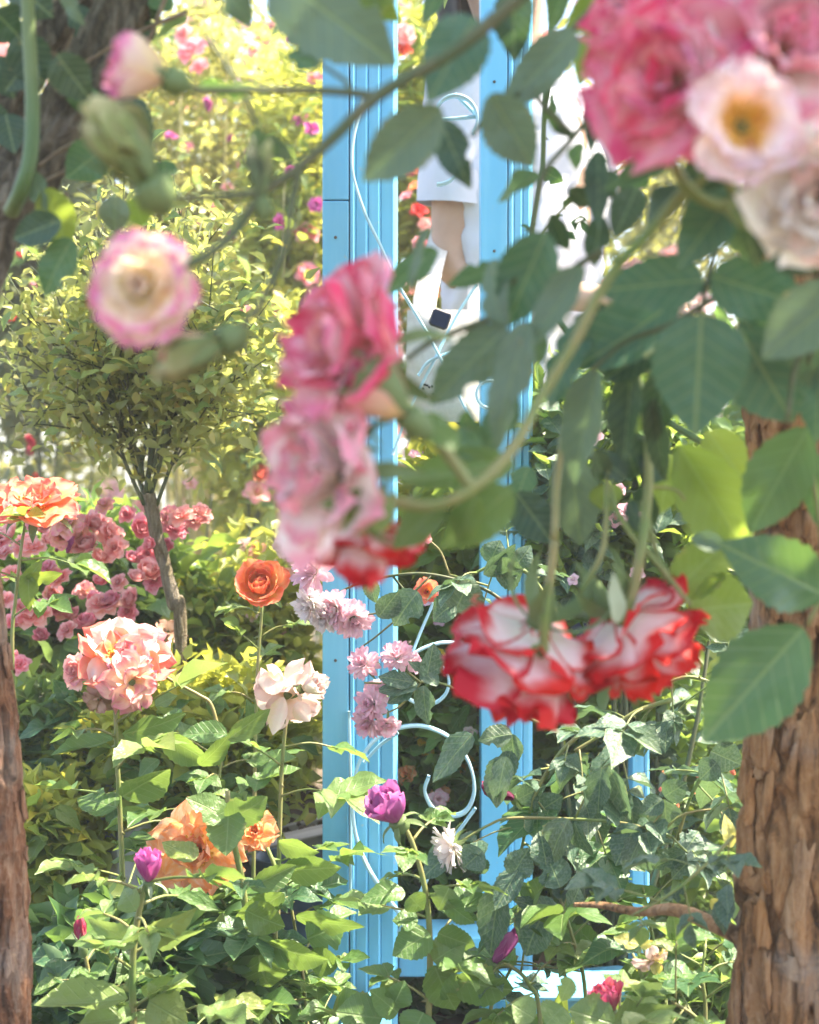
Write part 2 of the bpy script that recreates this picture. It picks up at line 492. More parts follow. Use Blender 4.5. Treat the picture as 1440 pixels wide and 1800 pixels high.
M['p_quill'] = mat_petal("petal_white_quill", (.80, .74, .60), (.82, .76, .76), (.84, .78, .78), (.76, .62, .66), .35, .15, .3)
M['p_rosepink'] = mat_petal("petal_rose_pink", (.87, .46, .36), (.86, .34, .34), (.88, .52, .50), (.89, .60, .56), .35, .22, .3, hue=.03, tf=.52)
M['p_hotpink'] = mat_petal("petal_hot_pink", (.84, .36, .36), (.83, .22, .30), (.86, .40, .46), (.88, .54, .56), .35, .22, .3, hue=.03, tf=.52)
M['p_yellow'] = mat_petal("petal_yellow", (.80, .46, .04), (.82, .56, .06), (.84, .62, .14), (.82, .40, .08), .2, .1, .3)
M['p_budgreen'] = mat_petal("bud_green", (.16, .22, .06), (.24, .29, .09), (.46, .46, .22), (.46, .30, .24), .3, .10, .4, hue=.03)
M['p_cream_core'] = mat_petal("petal_cream_yellow", (.90, .84, .46), (.90, .83, .58), (.89, .74, .60), (.87, .60, .58), .22, .14, .5, freq=5, hue=.02, tf=.6)
M['p_red'] = mat_petal("petal_red", (.70, .10, .05), (.66, .03, .03), (.70, .06, .06), None, 0, .1, .3)
M['p_spent'] = mat_petal("petal_spent_brown", (.40, .26, .16), (.46, .30, .22), (.34, .17, .12), (.60, .40, .30), .4, .2, .3, tf=.2)
# ------------------------------------------------------------------ leaves
def leaf_mesh(name, nu, nv, fold, droop, twist, serr, wave, seed, shape=0.85, full=.95, bite=0):
    """unit leaf: base at the origin, tip at +X, upper side +Z, width 1 at its widest"""
    r = random.Random(seed)
    v, f, uv = [], [], []
    for i in range(nu + 1):
        u = i / nu
        hw = 0.5 * (math.sin(math.pi * min(1, u ** (shape * 1.1))) ** full if 0 < u < 1 else 0.0)
        hw *= 1 - 0.22 * u
        hw *= 1.12
        if serr and 0 < i < nu:
            hw *= 1 + serr * (1 if i % 2 else -1) * r.uniform(.6, 1.2)
        hw = max(hw, .012)
        for j in range(2 * nv + 1):
            s = (j - nv) / nv
            y = s * hw
            if bite and s * bite > 0 and abs(u - abs(bite)) < .09:      # eaten edge
                y *= 1 - .42 * (1 - ((u - abs(bite)) / .09) ** 2) * abs(s)
            z = fold * abs(y) + droop * (u - u * u * 1.6) * 1.0 + wave * math.sin(u * 9 + seed) * abs(s) ** 2 * hw
            a = twist * u
            yy, zz = y * math.cos(a) - (fold * abs(y)) * math.sin(a), z + y * math.sin(a)
            x = u - (.02 * abs(s) if 0 < i < nu else 0)
            v.append((x, yy, zz))
            uv.append((u, .5 + s * hw))
    w = 2 * nv + 1
    for i in range(nu):
        for j in range(2 * nv):
            a = i * w + j
            f.append((a, a + w, a + w + 1, a + 1))
    return mesh_from(name, v, f, uv)

NEAR = [leaf_mesh("leaf", 18, 2, fo, dr, tw,   .045, wv, i, sh, .72, (0, .62, 0, -.45, 0, 0)[i]) for i, (fo, dr, tw, wv, sh) in enumerate(
    [(.25, .10, .05, .10, .85), (.12, .18, -.1, .14, .80), (.35, -.05, .12, .08, .92), (.06, .12, -.06, .12, .78), (.20, .25, .2, .16, .85), (.10, .02, .0, .1, .74)])]
MID = [leaf_mesh("leaf", 9, 1, fo, dr, tw, .05, wv, 20 + i, sh) for i, (fo, dr, tw, wv, sh) in enumerate(
    [(.35, .10, .1, .2, .85), (.20, .22, -.2, .1, .80), (.50, .05, .2, .1, .92), (.15, .30, -.1, .2, .82), (.40, -.08, .25, .1, .85), (.25, .16, -.3, .15, .78), (.60, .2, 0, .1, .9)])]

def put_leaf(th, base, tip, width, normal, mat, near=False, rnd=RND, parent=None):
    d = tip - base
    L = d.length
    m = basis(d, normal).to_4x4() @ Matrix.Diagonal((L, width, L * .8, 1))
    m.translation = base
    return th.part("leaf", rnd.choice(NEAR if near else MID), M[mat] if isinstance(mat, str) else mat, m)

def near_leaf(th, bx, by, tx, ty, wpx, d, mat='leaf_near', roll=0.0, dt=0.0, variant=None):
    """a leaf seen face-on in the photograph: base and tip by where they stand, width in the photograph, roll about its midrib"""
    b, t = P(bx, by, d), P(tx, ty, d + dt)
    n = (CAM - b).normalized()
    ax = (t - b).normalized()
    n = n - ax * n.dot(ax)
    n.rotate(Quaternion(ax, math.radians(roll)))
    wid = wpx / F * d / max(.35, math.cos(math.radians(roll)))
    m = basis(t - b, n).to_4x4() @ Matrix.Diagonal(((t - b).length, wid, (t - b).length * .8, 1))
    m.translation = b
    me = NEAR[variant] if variant is not None else RND.choice(NEAR)
    return th.part("leaf", me, M[mat], m)

def compound(th, mb, node, out, size, mat, rnd, n=5, up=Vector((0, 0, 1)), near=False, r=.0012, wfac=.62):
    """a rose leaf: petiole (added to the stem mesh) and 3 to 7 leaflets (each an object)"""
    out = out.normalized()
    droop = Vector((0, 0, -1)) * rnd.uniform(.05, .45)
    mid = node + out * size * .75
    end = mid + (out + droop).normalized() * size * .75
    mb.tube([node, mid, end], r, r * .6, 5, 3)
    nrm = (up + Vector((rnd.uniform(-.45, .45), rnd.uniform(-.65, .25), rnd.uniform(0, .3)))).normalized()
    ax = (end - mid).normalized()
    side = nrm.cross(ax)
    if side.length < .1:
        side = ax.orthogonal()
    side.normalize()
    def lf(b, dr, s):
        dr = (dr + Vector((rnd.uniform(-.15, .15), rnd.uniform(-.15, .15), rnd.uniform(-.25, .12)))).normalized()
        nn = (nrm + Vector((rnd.uniform(-.3, .3), rnd.uniform(-.3, .3), 0))).normalized()
        put_leaf(th, b, b + dr * s, s * wfac * rnd.uniform(.9, 1.1), nn, mat, near, rnd)
    lf(end, ax + droop * .4, size * rnd.uniform(.95, 1.15))
    pairs = (n - 1) // 2
    for k in range(pairs):
        b = mid.lerp(end, .92 - .75 * k / max(1, pairs))
        s = size * (0.92 - .16 * k)
        for sg in (-1, 1):
            lf(b, ax * .55 + side * sg * .85, s * rnd.uniform(.85, 1.05))

# ------------------------------------------------------------------ petals and roses
def petal_geo(L, W, th0, th1, rho, r0, nu, nv, ruffle=.05, seed=0, notch=.0, pw=1.0, wrapz=0.0):
    r = random.Random(seed)
    k1, p1, k2, p2 = r.uniform(3, 5), r.uniform(0, 6), r.uniform(6, 9), r.uniform(0, 6)
    tilt = r.uniform(-.12, .12)
    th0, th1 = math.radians(th0), math.radians(th1)
    v, f, uv = [], [], []
    rr, zz = r0, wrapz
    for i in range(nu + 1):
        u = i / nu
        th = th0 + (th1 - th0) * u ** pw
        if i:
            rr += math.sin(th) * L / nu
            zz += math.cos(th) * L / nu
        s = min(1, u / .62)
        hw = (.24 + .76 * (s * s * (3 - 2 * s)))
        if u > .62:
            q = (u - .62) / .38
            hw *= math.sqrt(max(0.0, 1 - .9 * q * q))
        hw *= W / 2
        nr, nz = -math.cos(th), math.sin(th)
        for j in range(nv + 1):
            t = 2 * j / nv - 1
            phi = t * hw / rho
            lift = rho * (1 - math.cos(phi))
            lift += ruffle * (math.sin(t * k1 + p1) + .6 * math.sin(t * k2 + p2 + u * 3)) * u ** 3
            du = (-notch * (1 - abs(t)) ** 2 * u ** 6 + ruffle * .7 * math.sin(t * k2 * .8 + p1) * u ** 4) * L
            y = rho * math.sin(phi) + tilt * u * L * .3
            v.append((rr + nr * lift + math.sin(th) * du, y, zz + nz * lift + math.cos(th) * du))
            uv.append((j / nv, u))
    w = nv + 1
    for i in range(nu):
        for j in range(nv):
            a = i * w + j
            f.append((a, a + 1, a + w + 1, a + w))
    return v, f, uv

# layers: (count, L, W, th0, th1, rho, r0, ruffle); unit = the rose's radius
ROSE = {
    'open': [(6, .98, 1.0, 55, 108, .95, .10, .07), (6, .88, .86, 38, 78, .60, .09, .06), (6, .72, .68, 20, 48, .40, .08, .05), (5, .58, .5, 8, 22, .26, .06, .04), (4, .46, .36, 0, -12, .17, .03, .03)],
    'loose': [(6, 1.05, 1.08, 60, 112, 1.1, .10, .08), (6, .95, .92, 38, 92, .8, .10, .08), (5, .78, .72, 18, 58, .5, .09, .08), (5, .62, .55, 2, 30, .32, .07, .10), (4, .48, .40, -5, 10, .2, .04, .08)],
    'centred': [(7, .96, .95, 62, 104, .9, .12, .05), (7, .86, .82, 46, 76, .55, .11, .05), (8, .74, .62, 30, 40, .36, .12, .04), (8, .62, .46, 14, 12, .24, .11, .03), (7, .56, .34, 4, -6, .15, .05, .03), (4, .50, .3, 0, -12, .1, .02, .02)],
    'ranunculus': [(7, 1.00, .95, 78, 34, .62, .10, .03), (7, .96, .90, 66, 6, .52, .08, .02), (7, .88, .82, 54, -18, .42, .06, .02), (6, .78, .70, 40, -34, .30, .05, .02), (5, .66, .5, 24, -30, .2, .03, .01)],
    'hang': [(4, .74, 1.1, 62, 112, 1.1, .08, .07), (5, .95, 1.2, 50, 86, 1.0, .08, .08), (5, 1.12, 1.2, 34, 60, .75, .08, .09), (4, 1.2, 1.0, 18, 36, .5, .07, .08), (3, 1.15, .8, 6, 16, .35, .05, .06)],
    'blown': [(5, 1.05, .95, 70, 140, 1.0, .10, .10), (4, .95, .85, 40, 112, .7, .10, .10), (3, .8, .7, 15, 60, .5, .08, .08)],
    'pompon': [(9, .80, .42, 96, 120, .4, .18, .06), (10, .84, .42, 72, 92, .4, .18, .06), (11, .84, .40, 48, 66, .35, .18, .06), (10, .80, .38, 26, 38, .3, .15, .06), (8, .76, .34, 6, 12, .25, .10, .05), (5, .70, .30, -4, -6, .2, .04, .04)],
    'quill': [(17, .95, .36, 76, 132, .26, .10, .05), (16, .92, .32, 60, 108, .22, .10, .05), (13, .85, .18, 44, 80, .12, .09, .04), (10, .7, .16, 24, 50, .1, .07, .03)],
    'bud': [(3, 1.75, 1.25, 34, -20, .36, .06, .015), (3, 1.78, 1.2, 30, -18, .32, .05, .02), (3, 1.8, 1.0, 26, -16, .26, .04, .02)],
    'halfbud': [(4, 1.5, 1.2, 48, 10, .56, .08, .06), (4, 1.6, 1.2, 42, -8, .48, .07, .06), (4, 1.65, 1.1, 30, -24, .34, .05, .02), (3, 1.6, .9, 20, -18, .24, .03, .02)],
    'ragged': [(5, 1.12, 1.3, 50, 98, 1.2, .08, .11), (5, 1.02, 1.2, 34, 74, .9, .08, .11), (5, .9, 1.0, 16, 48, .6, .07, .10), (4, .75, .75, 0, 22, .4, .05, .06)],
    'cupopen': [(6, 1.02, 1.15, 62, 84, .9, .14, .06), (6, .92, .95, 44, 56, .7, .14, .05)],
    'small': [(5, .95, 1.0, 55, 88, .7, .1, .05), (5, .8, .8, 30, 50, .45, .1, .05), (4, .6, .55, 8, 5, .25, .06, .03)],
}
_petals, _joined = {}, {}
def petal_mesh(kind, layer, var, hi):
    key = (kind, layer, var, hi)
    if key not in _petals:
        n, L, W, a, b, rho, r0, ru = ROSE[kind][layer]
        r = random.Random(hash((kind.__len__(), layer, var)) % 9999 + layer * 17 + var * 131)
        j = (lambda s: r.uniform(1 - s, 1 + s))
        nu, nv = (8, 8) if hi else (5, 4)
        if kind in ('quill', 'pompon'):
            nu, nv = (5, 2) if kind == 'quill' else (4, 3)
        v, f, uv = petal_geo(L * j(.09), W * j(.10), a + r.uniform(-9, 9), b + r.uniform(-14, 14), rho * j(.1), r0, nu, nv, ru, layer * 10 + var, notch=r.uniform(0, .12))
        _petals[key] = mesh_from("petal", v, f, uv)
    return _petals[key]

def joined_rose(kind, var=0):
    """a whole bloom as one mesh, for blooms too small to pick their petals apart"""
    key = (kind, var)
    if key not in _joined:
        mb = MB()
        r = random.Random(var * 77 + len(kind))
        for li, (n, L, W, a, b, rho, r0, ru) in enumerate(ROSE[kind]):
            ph = r.uniform(0, 6)
            for k in range(n):
                v, f, uv = petal_geo(L * r.uniform(.9, 1.1), W * r.uniform(.9, 1.1), a + r.uniform(-8, 8), b + r.uniform(-12, 12), rho, r0, 3, 3 if kind != 'quill' else 2, ru, li * 31 + k + var * 7)
                rot = Matrix.Rotation(ph + 2 * math.pi * k / n + r.uniform(-.2, .2), 3, 'Z')
                mb.add([rot @ Vector(p) for p in v], f, uv)
        _joined[key] = mb.mesh("rose")
    return _joined[key]

def calyx_mesh(hip=.16, length=.34):
    mb = MB()
    prof = [(.03, -length - .12), (hip * .55, -length), (hip, -length * .62), (hip * .92, -length * .25), (hip * 1.0, -.02), (hip * .8, .05)]
    n = 10
    for i, (r, z) in enumerate(prof):
        for k in range(n):
            a = 2 * math.pi * k / n
            mb.v.append(Vector((r * math.cos(a), r * math.sin(a), z)))
            mb.uv.append((k / n, i / 5))
    for i in range(len(prof) - 1):
        for k in range(n):
            mb.f.append((i * n + k, i * n + (k + 1) % n, (i + 1) * n + (k + 1) % n, (i + 1) * n + k))
    mb.f.append(tuple((len(prof) - 1) * n + k for k in range(n)))
    return mb.mesh("rose")
CALYX = calyx_mesh()
CALYX_BUD = calyx_mesh(.30, .62)
def sepal_mesh(th0, th1, L=.9, W=.3):
    v, f, uv = petal_geo(L, W, th0, th1, .22, .12, 6, 2, .02, 3)
    out = []
    for (x, y, z), (a, u) in zip(v, uv):
        out.append((x, y * (1.15 - u * 1.02) * 1.3, z))
    return mesh_from("sepal", out, f, [(u, a) for a, u in uv])
SEP_DOWN = [sepal_mesh(95, 165), sepal_mesh(85, 150, 1.0), sepal_mesh(110, 175, .85)]
SEP_HUG = [sepal_mesh(30, -6, 1.25, .36), sepal_mesh(26, 0, 1.4, .34), sepal_mesh(34, 18, 1.2, .34)]
def stamen_mesh():
    r = random.Random(5)
    mb = MB()
    for k in range(60):
        a, s = r.uniform(0, 6.28), math.sqrt(r.random()) * .26
        p = Vector((math.cos(a) * s, math.sin(a) * s, .02))
        q = Vector((math.cos(a) * s * 1.7, math.sin(a) * s * 1.7, .30 + r.uniform(-.06, .08)))
        mb.tube([p, q], .008, .008, 3, 1, False)
        mb.box(q, (.055, .045, .04), Matrix.Rotation(a, 3, 'Z'))
    return mb.mesh("stamens")
STAMEN = stamen_mesh()

def frame_dir(d, roll=0.0):
    return (d.normalized().to_track_quat('Z', 'Y') @ Quaternion((0, 0, 1), roll)).to_matrix()

def rose(th, kind, mat, pos, radius, facing, rnd=RND, hi=False, stamens=False, sep='down', squash=1.0, label=None, sep_mat='calyx', name="rose", mats=None, skip=0.0, inner=None, inner_from=2):
    """a bloom whose part mesh is its calyx; petals and sepals are sub-parts"""
    m = frame_dir(Vector(facing), rnd.uniform(0, 6.28)).to_4x4() @ Matrix.Diagonal((radius, radius, radius * squash, 1))
    m.translation = pos
    is_bud = kind in ('bud', 'halfbud')
    o = th.part(name, CALYX_BUD if is_bud else CALYX, M['calyx'], m)
    if label:
        o["label"] = label
    for li, (n, *_r) in enumerate(ROSE[kind]):
        ph = rnd.uniform(0, 6.28)
        for k in range(n):
            if rnd.random() < skip:
                continue
            me = petal_mesh(kind, li, rnd.randrange(3), hi)
            mt = M[inner] if inner and li >= inner_from else (M[rnd.choice(mats)] if mats else M[mat])
            lm = Matrix.Rotation(ph + 2 * math.pi * k / n + rnd.uniform(-.22, .22), 4, 'Z') @ Matrix.Rotation(rnd.uniform(-.1, .1), 4, 'Y') @ Matrix.Scale(rnd.uniform(.92, 1.06), 4)
            th.part("petal", me, mt, lm, parent=o)
    if stamens:
        th.part("stamens", STAMEN, M['stamen'], Matrix.Identity(4), parent=o, kind='stuff')
    if sep:
        for k in range(5):
            me = rnd.choice(SEP_HUG if sep == 'hug' else SEP_DOWN)
            th.part("sepal", me, M[sep_mat], Matrix.Rotation(2 * math.pi * k / 5 + rnd.uniform(-.15, .15), 4, 'Z') @ Matrix.Translation((0, 0, -.05)), parent=o)
    return o

def small_rose(th, kind, mat, pos, radius, facing, rnd=RND, name="rose"):
    m = frame_dir(Vector(facing), rnd.uniform(0, 6.28)).to_4x4() @ Matrix.Diagonal((radius, radius, radius, 1))
    m.translation = pos
    return th.part(name, joined_rose(kind, rnd.randrange(3)), M[mat], m)

# ------------------------------------------------------------------ bushes: a mass of small leaves
def foliage_mesh(pts, size, seed, up_bias=.6, name="foliage", aspect=.6, outward=None):
    """leaf blades folded along the midrib at the given points"""
    g = np.random.default_rng(seed)
    n = len(pts)
    pts = np.asarray(pts)
    ax = g.normal(size=(n, 3))
    ax[:, 2] *= .7
    if outward is not None:
        ax += outward * .9
    ax /= np.linalg.norm(ax, axis=1, keepdims=True)
    nr = g.normal(size=(n, 3)) * .8
    nr[:, 2] += up_bias * 1.6
    nr -= ax * (nr * ax).sum(1, keepdims=True)
    nr /= np.linalg.norm(nr, axis=1, keepdims=True) + 1e-9
    sd = np.cross(nr, ax)
    L = size * g.uniform(.6, 1.25, size=(n, 1))
    W = L * aspect * g.uniform(.8, 1.2, size=(n, 1))
    tmpl = [(0, 0, 0), (.30, -.42, .12), (.64, -.31, .13), (1, 0, -.12), (.64, .31, .13), (.30, .42, .12), (.5, 0, .03)]
    V = np.stack([pts + ax * L * a + sd * W * b + nr * L * c for a, b, c in tmpl], axis=1).reshape(-1, 3)
    fl = np.array([(0, 1, 6), (1, 2, 6), (2, 3, 6), (3, 4, 6), (4, 5, 6), (5, 0, 6)])
    Fc = (np.arange(n)[:, None, None] * 7 + fl[None]).reshape(-1, 3)
    me = bpy.data.meshes.new(name)
    me.vertices.add(len(V))
    me.vertices.foreach_set("co", V.astype(np.float32).ravel())
    me.loops.add(Fc.size)
    me.loops.foreach_set("vertex_index", Fc.astype(np.int32).ravel())
    me.polygons.add(len(Fc))
    me.polygons.foreach_set("loop_start", np.arange(0, Fc.size, 3, dtype=np.int32))
    uvl = me.uv_layers.new(name="uv")
    tuv = np.array([(a, .5 + b) for a, b, c in tmpl], dtype=np.float32)
    uvl.data.foreach_set("uv", np.tile(tuv, (n, 1))[Fc.ravel()].ravel())
    me.update(calc_edges=True)
    me.validate()
    return me

def blob_points(n, c, rad, seed, shell=.55, clumps=14, clump_s=.34):
    """points of a bush: clumps spread through an ellipsoid, gaps between them"""
    g = np.random.default_rng(seed)
    cc = g.normal(size=(clumps, 3))
    cc /= np.linalg.norm(cc, axis=1, keepdims=True)
    cc *= g.uniform(.25, .85, size=(clumps, 1))
    k = g.integers(0, clumps, n)
    p = cc[k] + g.normal(size=(n, 3)) * clump_s * g.uniform(.4, 1.1, size=(clumps, 1))[k]
    far = np.linalg.norm(p, axis=1) > 1.15
    p[far] *= (1.0 / np.linalg.norm(p[far], axis=1))[:, None] * g.uniform(.7, 1.1, size=(far.sum(), 1))
    return np.asarray(c) + p * np.asarray(rad), p

def bush(name, label, cat, c, rad, n, size, mat, seed, group=None, stems=9, own=60, own_mat='leaf_mid', up=.6, clumps=16, clump_s=.34, z0=0.0, own_size=None, stem_mat='stem_dark', aspect=.6):
    """a shrub rooted on the ground: stems, the nearest leaves one by one, the rest of the foliage joined"""
    r = random.Random(seed)
    c = Vector(c)
    th = Thing(name, label, cat, (c.x, c.y, z0), group)
    pts, rel = blob_points(n, (0, 0, 0), rad, seed, clumps=clumps, clump_s=clump_s)
    out = rel / (np.linalg.norm(rel, axis=1, keepdims=True) + 1e-6)
    me = foliage_mesh(pts, size, seed, up, outward=out * .6, aspect=aspect)
    m = Matrix.Translation(c)
    th.part("foliage", me, M[mat], m, kind='stuff')
    if stems:
        mb = MB()
        for k in range(stems):
            i = r.randrange(n)
            e = c + Vector(pts[i])
            b = Vector((c.x + r.uniform(-.25, .25) * rad[0], c.y + r.uniform(-.2, .2) * rad[1], z0))
            mb.tube([b, b.lerp(e, .5) + Vector((r.uniform(-.06, .06), r.uniform(-.06, .06), .06)), e], .0055, .0022, 5, 4)
        th.part("stem", mb.mesh("stem"), M[stem_mat])
    s = own_size or size
    front = sorted(range(n), key=lambda i: pts[i][1] + r.uniform(0, rad[1] * .7))[:own]
    for i in front:
        b = c + Vector(pts[i]) + Vector((0, -.01, 0))
        d = Vector((r.uniform(-1, 1), r.uniform(-.7, .3), r.uniform(-.5, .6))).normalized()
        put_leaf(th, b, b + d * s * r.uniform(.9, 1.4), s * .7, Vector((r.uniform(-.5, .5), r.uniform(-.9, .2), 1)), own_mat, False, r)
    th.pts, th.c, th.rad = pts, c, rad
    return th

def shoot(th, pts, r0, size, nodes, mat, seed, t0=.12, t1=.95, n=5, thorn=True, stem_mat='stem', up=Vector((0, 0, 1)), near=False, az0=None, wfac=.62):
    """one leafy stem: stem with petioles (a mesh), leaflets one by one"""
    r = random.Random(seed)
    mb = MB()
    pl = mb.tube(pts, r0, r0 * .6, 7, 6)
    if thorn:
        mb.thorns(pl, r0, .045, .006, r)
    az = r.uniform(0, 6.28) if az0 is None else az0
    for k in range(nodes):
        t = t0 + (t1 - t0) * k / max(1, nodes - 1)
        i = min(len(pl) - 2, int(t * (len(pl) - 1)))
        ax = (pl[i + 1] - pl[i]).normalized()
        o = ax.orthogonal().normalized()
        o.rotate(Quaternion(ax, az))
        az += 2.4 + r.uniform(-.3, .3)
        out = o + ax * r.uniform(.2, .7)
        compound(th, mb, pl[i], out, size * r.uniform(.6, 1.25), mat if isinstance(mat, str) else r.choice(mat), r, n if isinstance(n, int) else r.choice(n), up, near, r0 * .45, wfac)
    th.part("stem", mb.mesh("stem"), M[stem_mat])
    return pl
# ================================================================== THE SETTING
me = mesh_from("ground", [(-60, -20, 0), (60, -20, 0), (60, 90, 0), (-60, 90, 0)], [(0, 1, 2, 3)], [(0, 0), (1, 0), (1, 1), (0, 1)], False)
struct("ground", me, M['soil'])

# ---- trunks
def trunk_part(th, name, pts, r0, r1, mat, seed, rough=.16, n=72, rings=150, ridge=9, twist=0.0, plate=(36, 11)):
    pl = catmull(pts, max(2, rings // (len(pts) - 1)))
    m = len(pl)
    v, f, uv = [], [], []
    nrm = (pl[1] - pl[0]).orthogonal().normalized()
    off = Vector((seed * 3.1, seed * 1.7, 0))
    for i, p in enumerate(pl):
        t = (pl[min(i + 1, m - 1)] - pl[max(i - 1, 0)]).normalized()
        nrm = (nrm - t * nrm.dot(t)).normalized()
        b = t.cross(nrm)
        r = r0 + (r1 - r0) * i / (m - 1)
        s = i / (m - 1)
        for k in range(n):
            a = 2 * math.pi * k / n + twist * s
            ca, sa = math.cos(a), math.sin(a)
            zz_ = (p - pl[0]).length
            h = noise.fractal(Vector((ca * ridge * .22, sa * ridge * .22, zz_ * 2.5)) + off, 1.0, 2.0, 4)
            h2 = noise.fractal(Vector((ca * ridge, sa * ridge, zz_ * 22)) + off, .9, 2.1, 4)
            wob = .35 * noise.noise(Vector((ca * 3, sa * 3, zz_ * 14)) + off)
            dd, _q = noise.voronoi(Vector((ca * r * plate[0] + wob, sa * r * plate[0] - wob, zz_ * plate[1])) + off)
            cr = min(1.0, (dd[1] - dd[0]) / .22)
            cr = cr * cr * (3 - 2 * cr)
            lift = noise.cell(_q[0] * 7.3)
            rr = r * (1 + rough * (.45 * h + .28 * h2 + .62 * (cr - 1.0) + .34 * lift * cr))
            v.append(p + (nrm * ca + b * sa) * rr)
            uv.append((k / n, s))
    for i in range(m - 1):
        for k in range(n):
            a, b2 = i * n + k, i * n + (k + 1) % n
            f.append((a, b2, b2 + n, a + n))
    f.append(tuple(range(n))[::-1])
    f.append(tuple((m - 1) * n + k for k in range(n)))
    o = th.part(name, mesh_from(name, v, f, uv), M[mat])
    return o, pl

def bark_flakes(th, trunk, pl, r0, r1, mat, seed, count, rng=(.1, .9), facing=(200, 340), scale=1.0):
    """loose plates of bark, each a piece of its own"""
    r = random.Random(seed)
    shapes = []
    for k in range(5):
        q = random.Random(seed + k)
        vv, ff = [], []
        nl, nw = 5, 3
        for i in range(nl + 1):
            for j in range(nw + 1):
                x, y = j / nw - .5, i / nl - .5
                ed = 1 if i in (0, nl) or j in (0, nw) else 0
                vv.append((x * (1 + q.uniform(-.35, .35) * ed) * (1 - .4 * abs(y)), y * (1 + q.uniform(-.2, .2) * ed), .10 - .5 * x * x + q.uniform(-.05, .05) + (.22 if i == 0 and k % 2 else 0)))
        for i in range(nl):
            for j in range(nw):
                a = i * (nw + 1) + j
                ff.append((a, a + 1, a + nw + 2, a + nw + 1))
        nv = len(vv)
        vv += [(x, y, z - .22) for x, y, z in vv]
        ff += [tuple(nv + i for i in reversed(t)) for t in ff]
        rim = [j for j in range(nw + 1)] + [i * (nw + 1) + nw for i in range(1, nl + 1)] + [nl * (nw + 1) + j for j in range(nw - 1, -1, -1)] + [i * (nw + 1) for i in range(nl - 1, 0, -1)]
        for a, b in zip(rim, rim[1:] + rim[:1]):
            ff.append((b, a, a + nv, b + nv))
        shapes.append(mesh_from("bark_plate", vv, ff, [(x + .5, y + .5) for x, y, z in vv], True))
    m = len(pl)
    for k in range(count):
        s = r.uniform(*rng)
        i = min(m - 2, int(s * (m - 1)))
        t = (pl[i + 1] - pl[i]).normalized()
        a = math.radians(r.uniform(*facing))
        o = Vector((math.cos(a), math.sin(a), 0))
        o = (o - t * o.dot(t)).normalized()
        rr = (r0 + (r1 - r0) * s)
        w, h = r.uniform(.009, .024) * scale, r.uniform(.022, .085) * scale
        side = t.cross(o)
        rot = Matrix((side, t, o)).transposed().to_4x4() @ Matrix.Rotation(r.uniform(-.2, .2), 4, 'Z') @ Matrix.Diagonal((w, h, .012 * scale, 1))
        rot.translation = pl[i] + o * (rr * r.uniform(.97, 1.04))
        th.part("bark_plate", r.choice(shapes), M[r.choice(mat if isinstance(mat, tuple) else (mat,))], rot)

def canopy_points(n, x0, x1, y0, y1, z0, z1, seed, keep):
    g = np.random.default_rng(seed)
    out = []
    while len(out) < n:
        p = g.uniform((x0, y0, z0), (x1, y1, z1))
        if noise.noise(Vector((p[0] * 5.5, p[1] * 5.5, 3.3))) > keep:
            out.append(p)
    return np.array(out)

# right-hand trunk, with the climber's unseen roof of leaves, added to shade the near branches
T = Thing("tree", "thick upright tree trunk with flaking orange brown bark and a bare side branch", "tree", (0.375, 1.62, 0))
pts = [P(1436, 2300, 1.60), P(1422, 1800, 1.60), P(1428, 1500, 1.60), P(1440, 1200, 1.60), P(1436, 900, 1.60), P(1430, 600, 1.60), P(1440, 250, 1.60), P(1420, -150, 1.62)]
tr, pl = trunk_part(T, "trunk", pts, .072, .058, 'bark_brown', 3, rough=.20, n=150, rings=560)
bark_flakes(T, tr, pl, .072, .060, ('bark_brown', 'bark_brown', 'bark_tan', 'bark_orange'), 11, 130, (.05, .75), (185, 350))
br, _ = trunk_part(T, "branch", [P(1310, 1650, 1.60), P(1260, 1628, 1.62), P(1190, 1600, 1.66), P(1120, 1602, 1.7), P(1060, 1592, 1.74), P(1010, 1590, 1.76)],   .0090, .0025, 'bark_tan', 6, rough=.22, n=22, rings=60, ridge=3)
cp = canopy_points(2600, -.10, 1.05, .62, 1.85, 1.36, 1.62, 5, -.22)
T.part("crown", foliage_mesh(cp, .075, 5, 1.0, name="crown", aspect=.66), M['fol_mid'], kind='stuff')
mbb = MB()
for k in range(7):
    e = Vector((-.05 + .16 * k, .7 + .17 * ((k * 3) % 7), 1.45))
    mbb.tube([P(1420, -100, 1.62), Vector((.36, 1.5, 1.40)).lerp(e, .5) + Vector((0, 0, .06)), e], .012, .004, 6, 5)
T.part("limb", mbb.mesh("limb"), M['bark_brown'])

# left-hand trunk
T = Thing("tree", "slim leaning trunk with reddish peeling bark beside the magenta bud", "tree", P(-20, 2270, 1.66))
pts = [P(-14, 2270, 1.66), P(-12, 1800, 1.66), P(-16, 1500, 1.66), P(-26, 1300, 1.66), P(-46, 1120, 1.66), P(-62, 980, 1.66), P(-90, 700, 1.67), P(-120, 300, 1.68), P(-140, -100, 1.7)]
tr, pl = trunk_part(T, "trunk", pts, .037, .030, 'bark_red', 8, rough=.20, n=90, rings=460, ridge=6, plate=(55, 14))
bark_flakes(T, tr, pl, .037, .031, ('bark_red', 'bark_red', 'bark_red', 'bark_brown'), 21, 44, (.08, .62), (200, 355), .5)

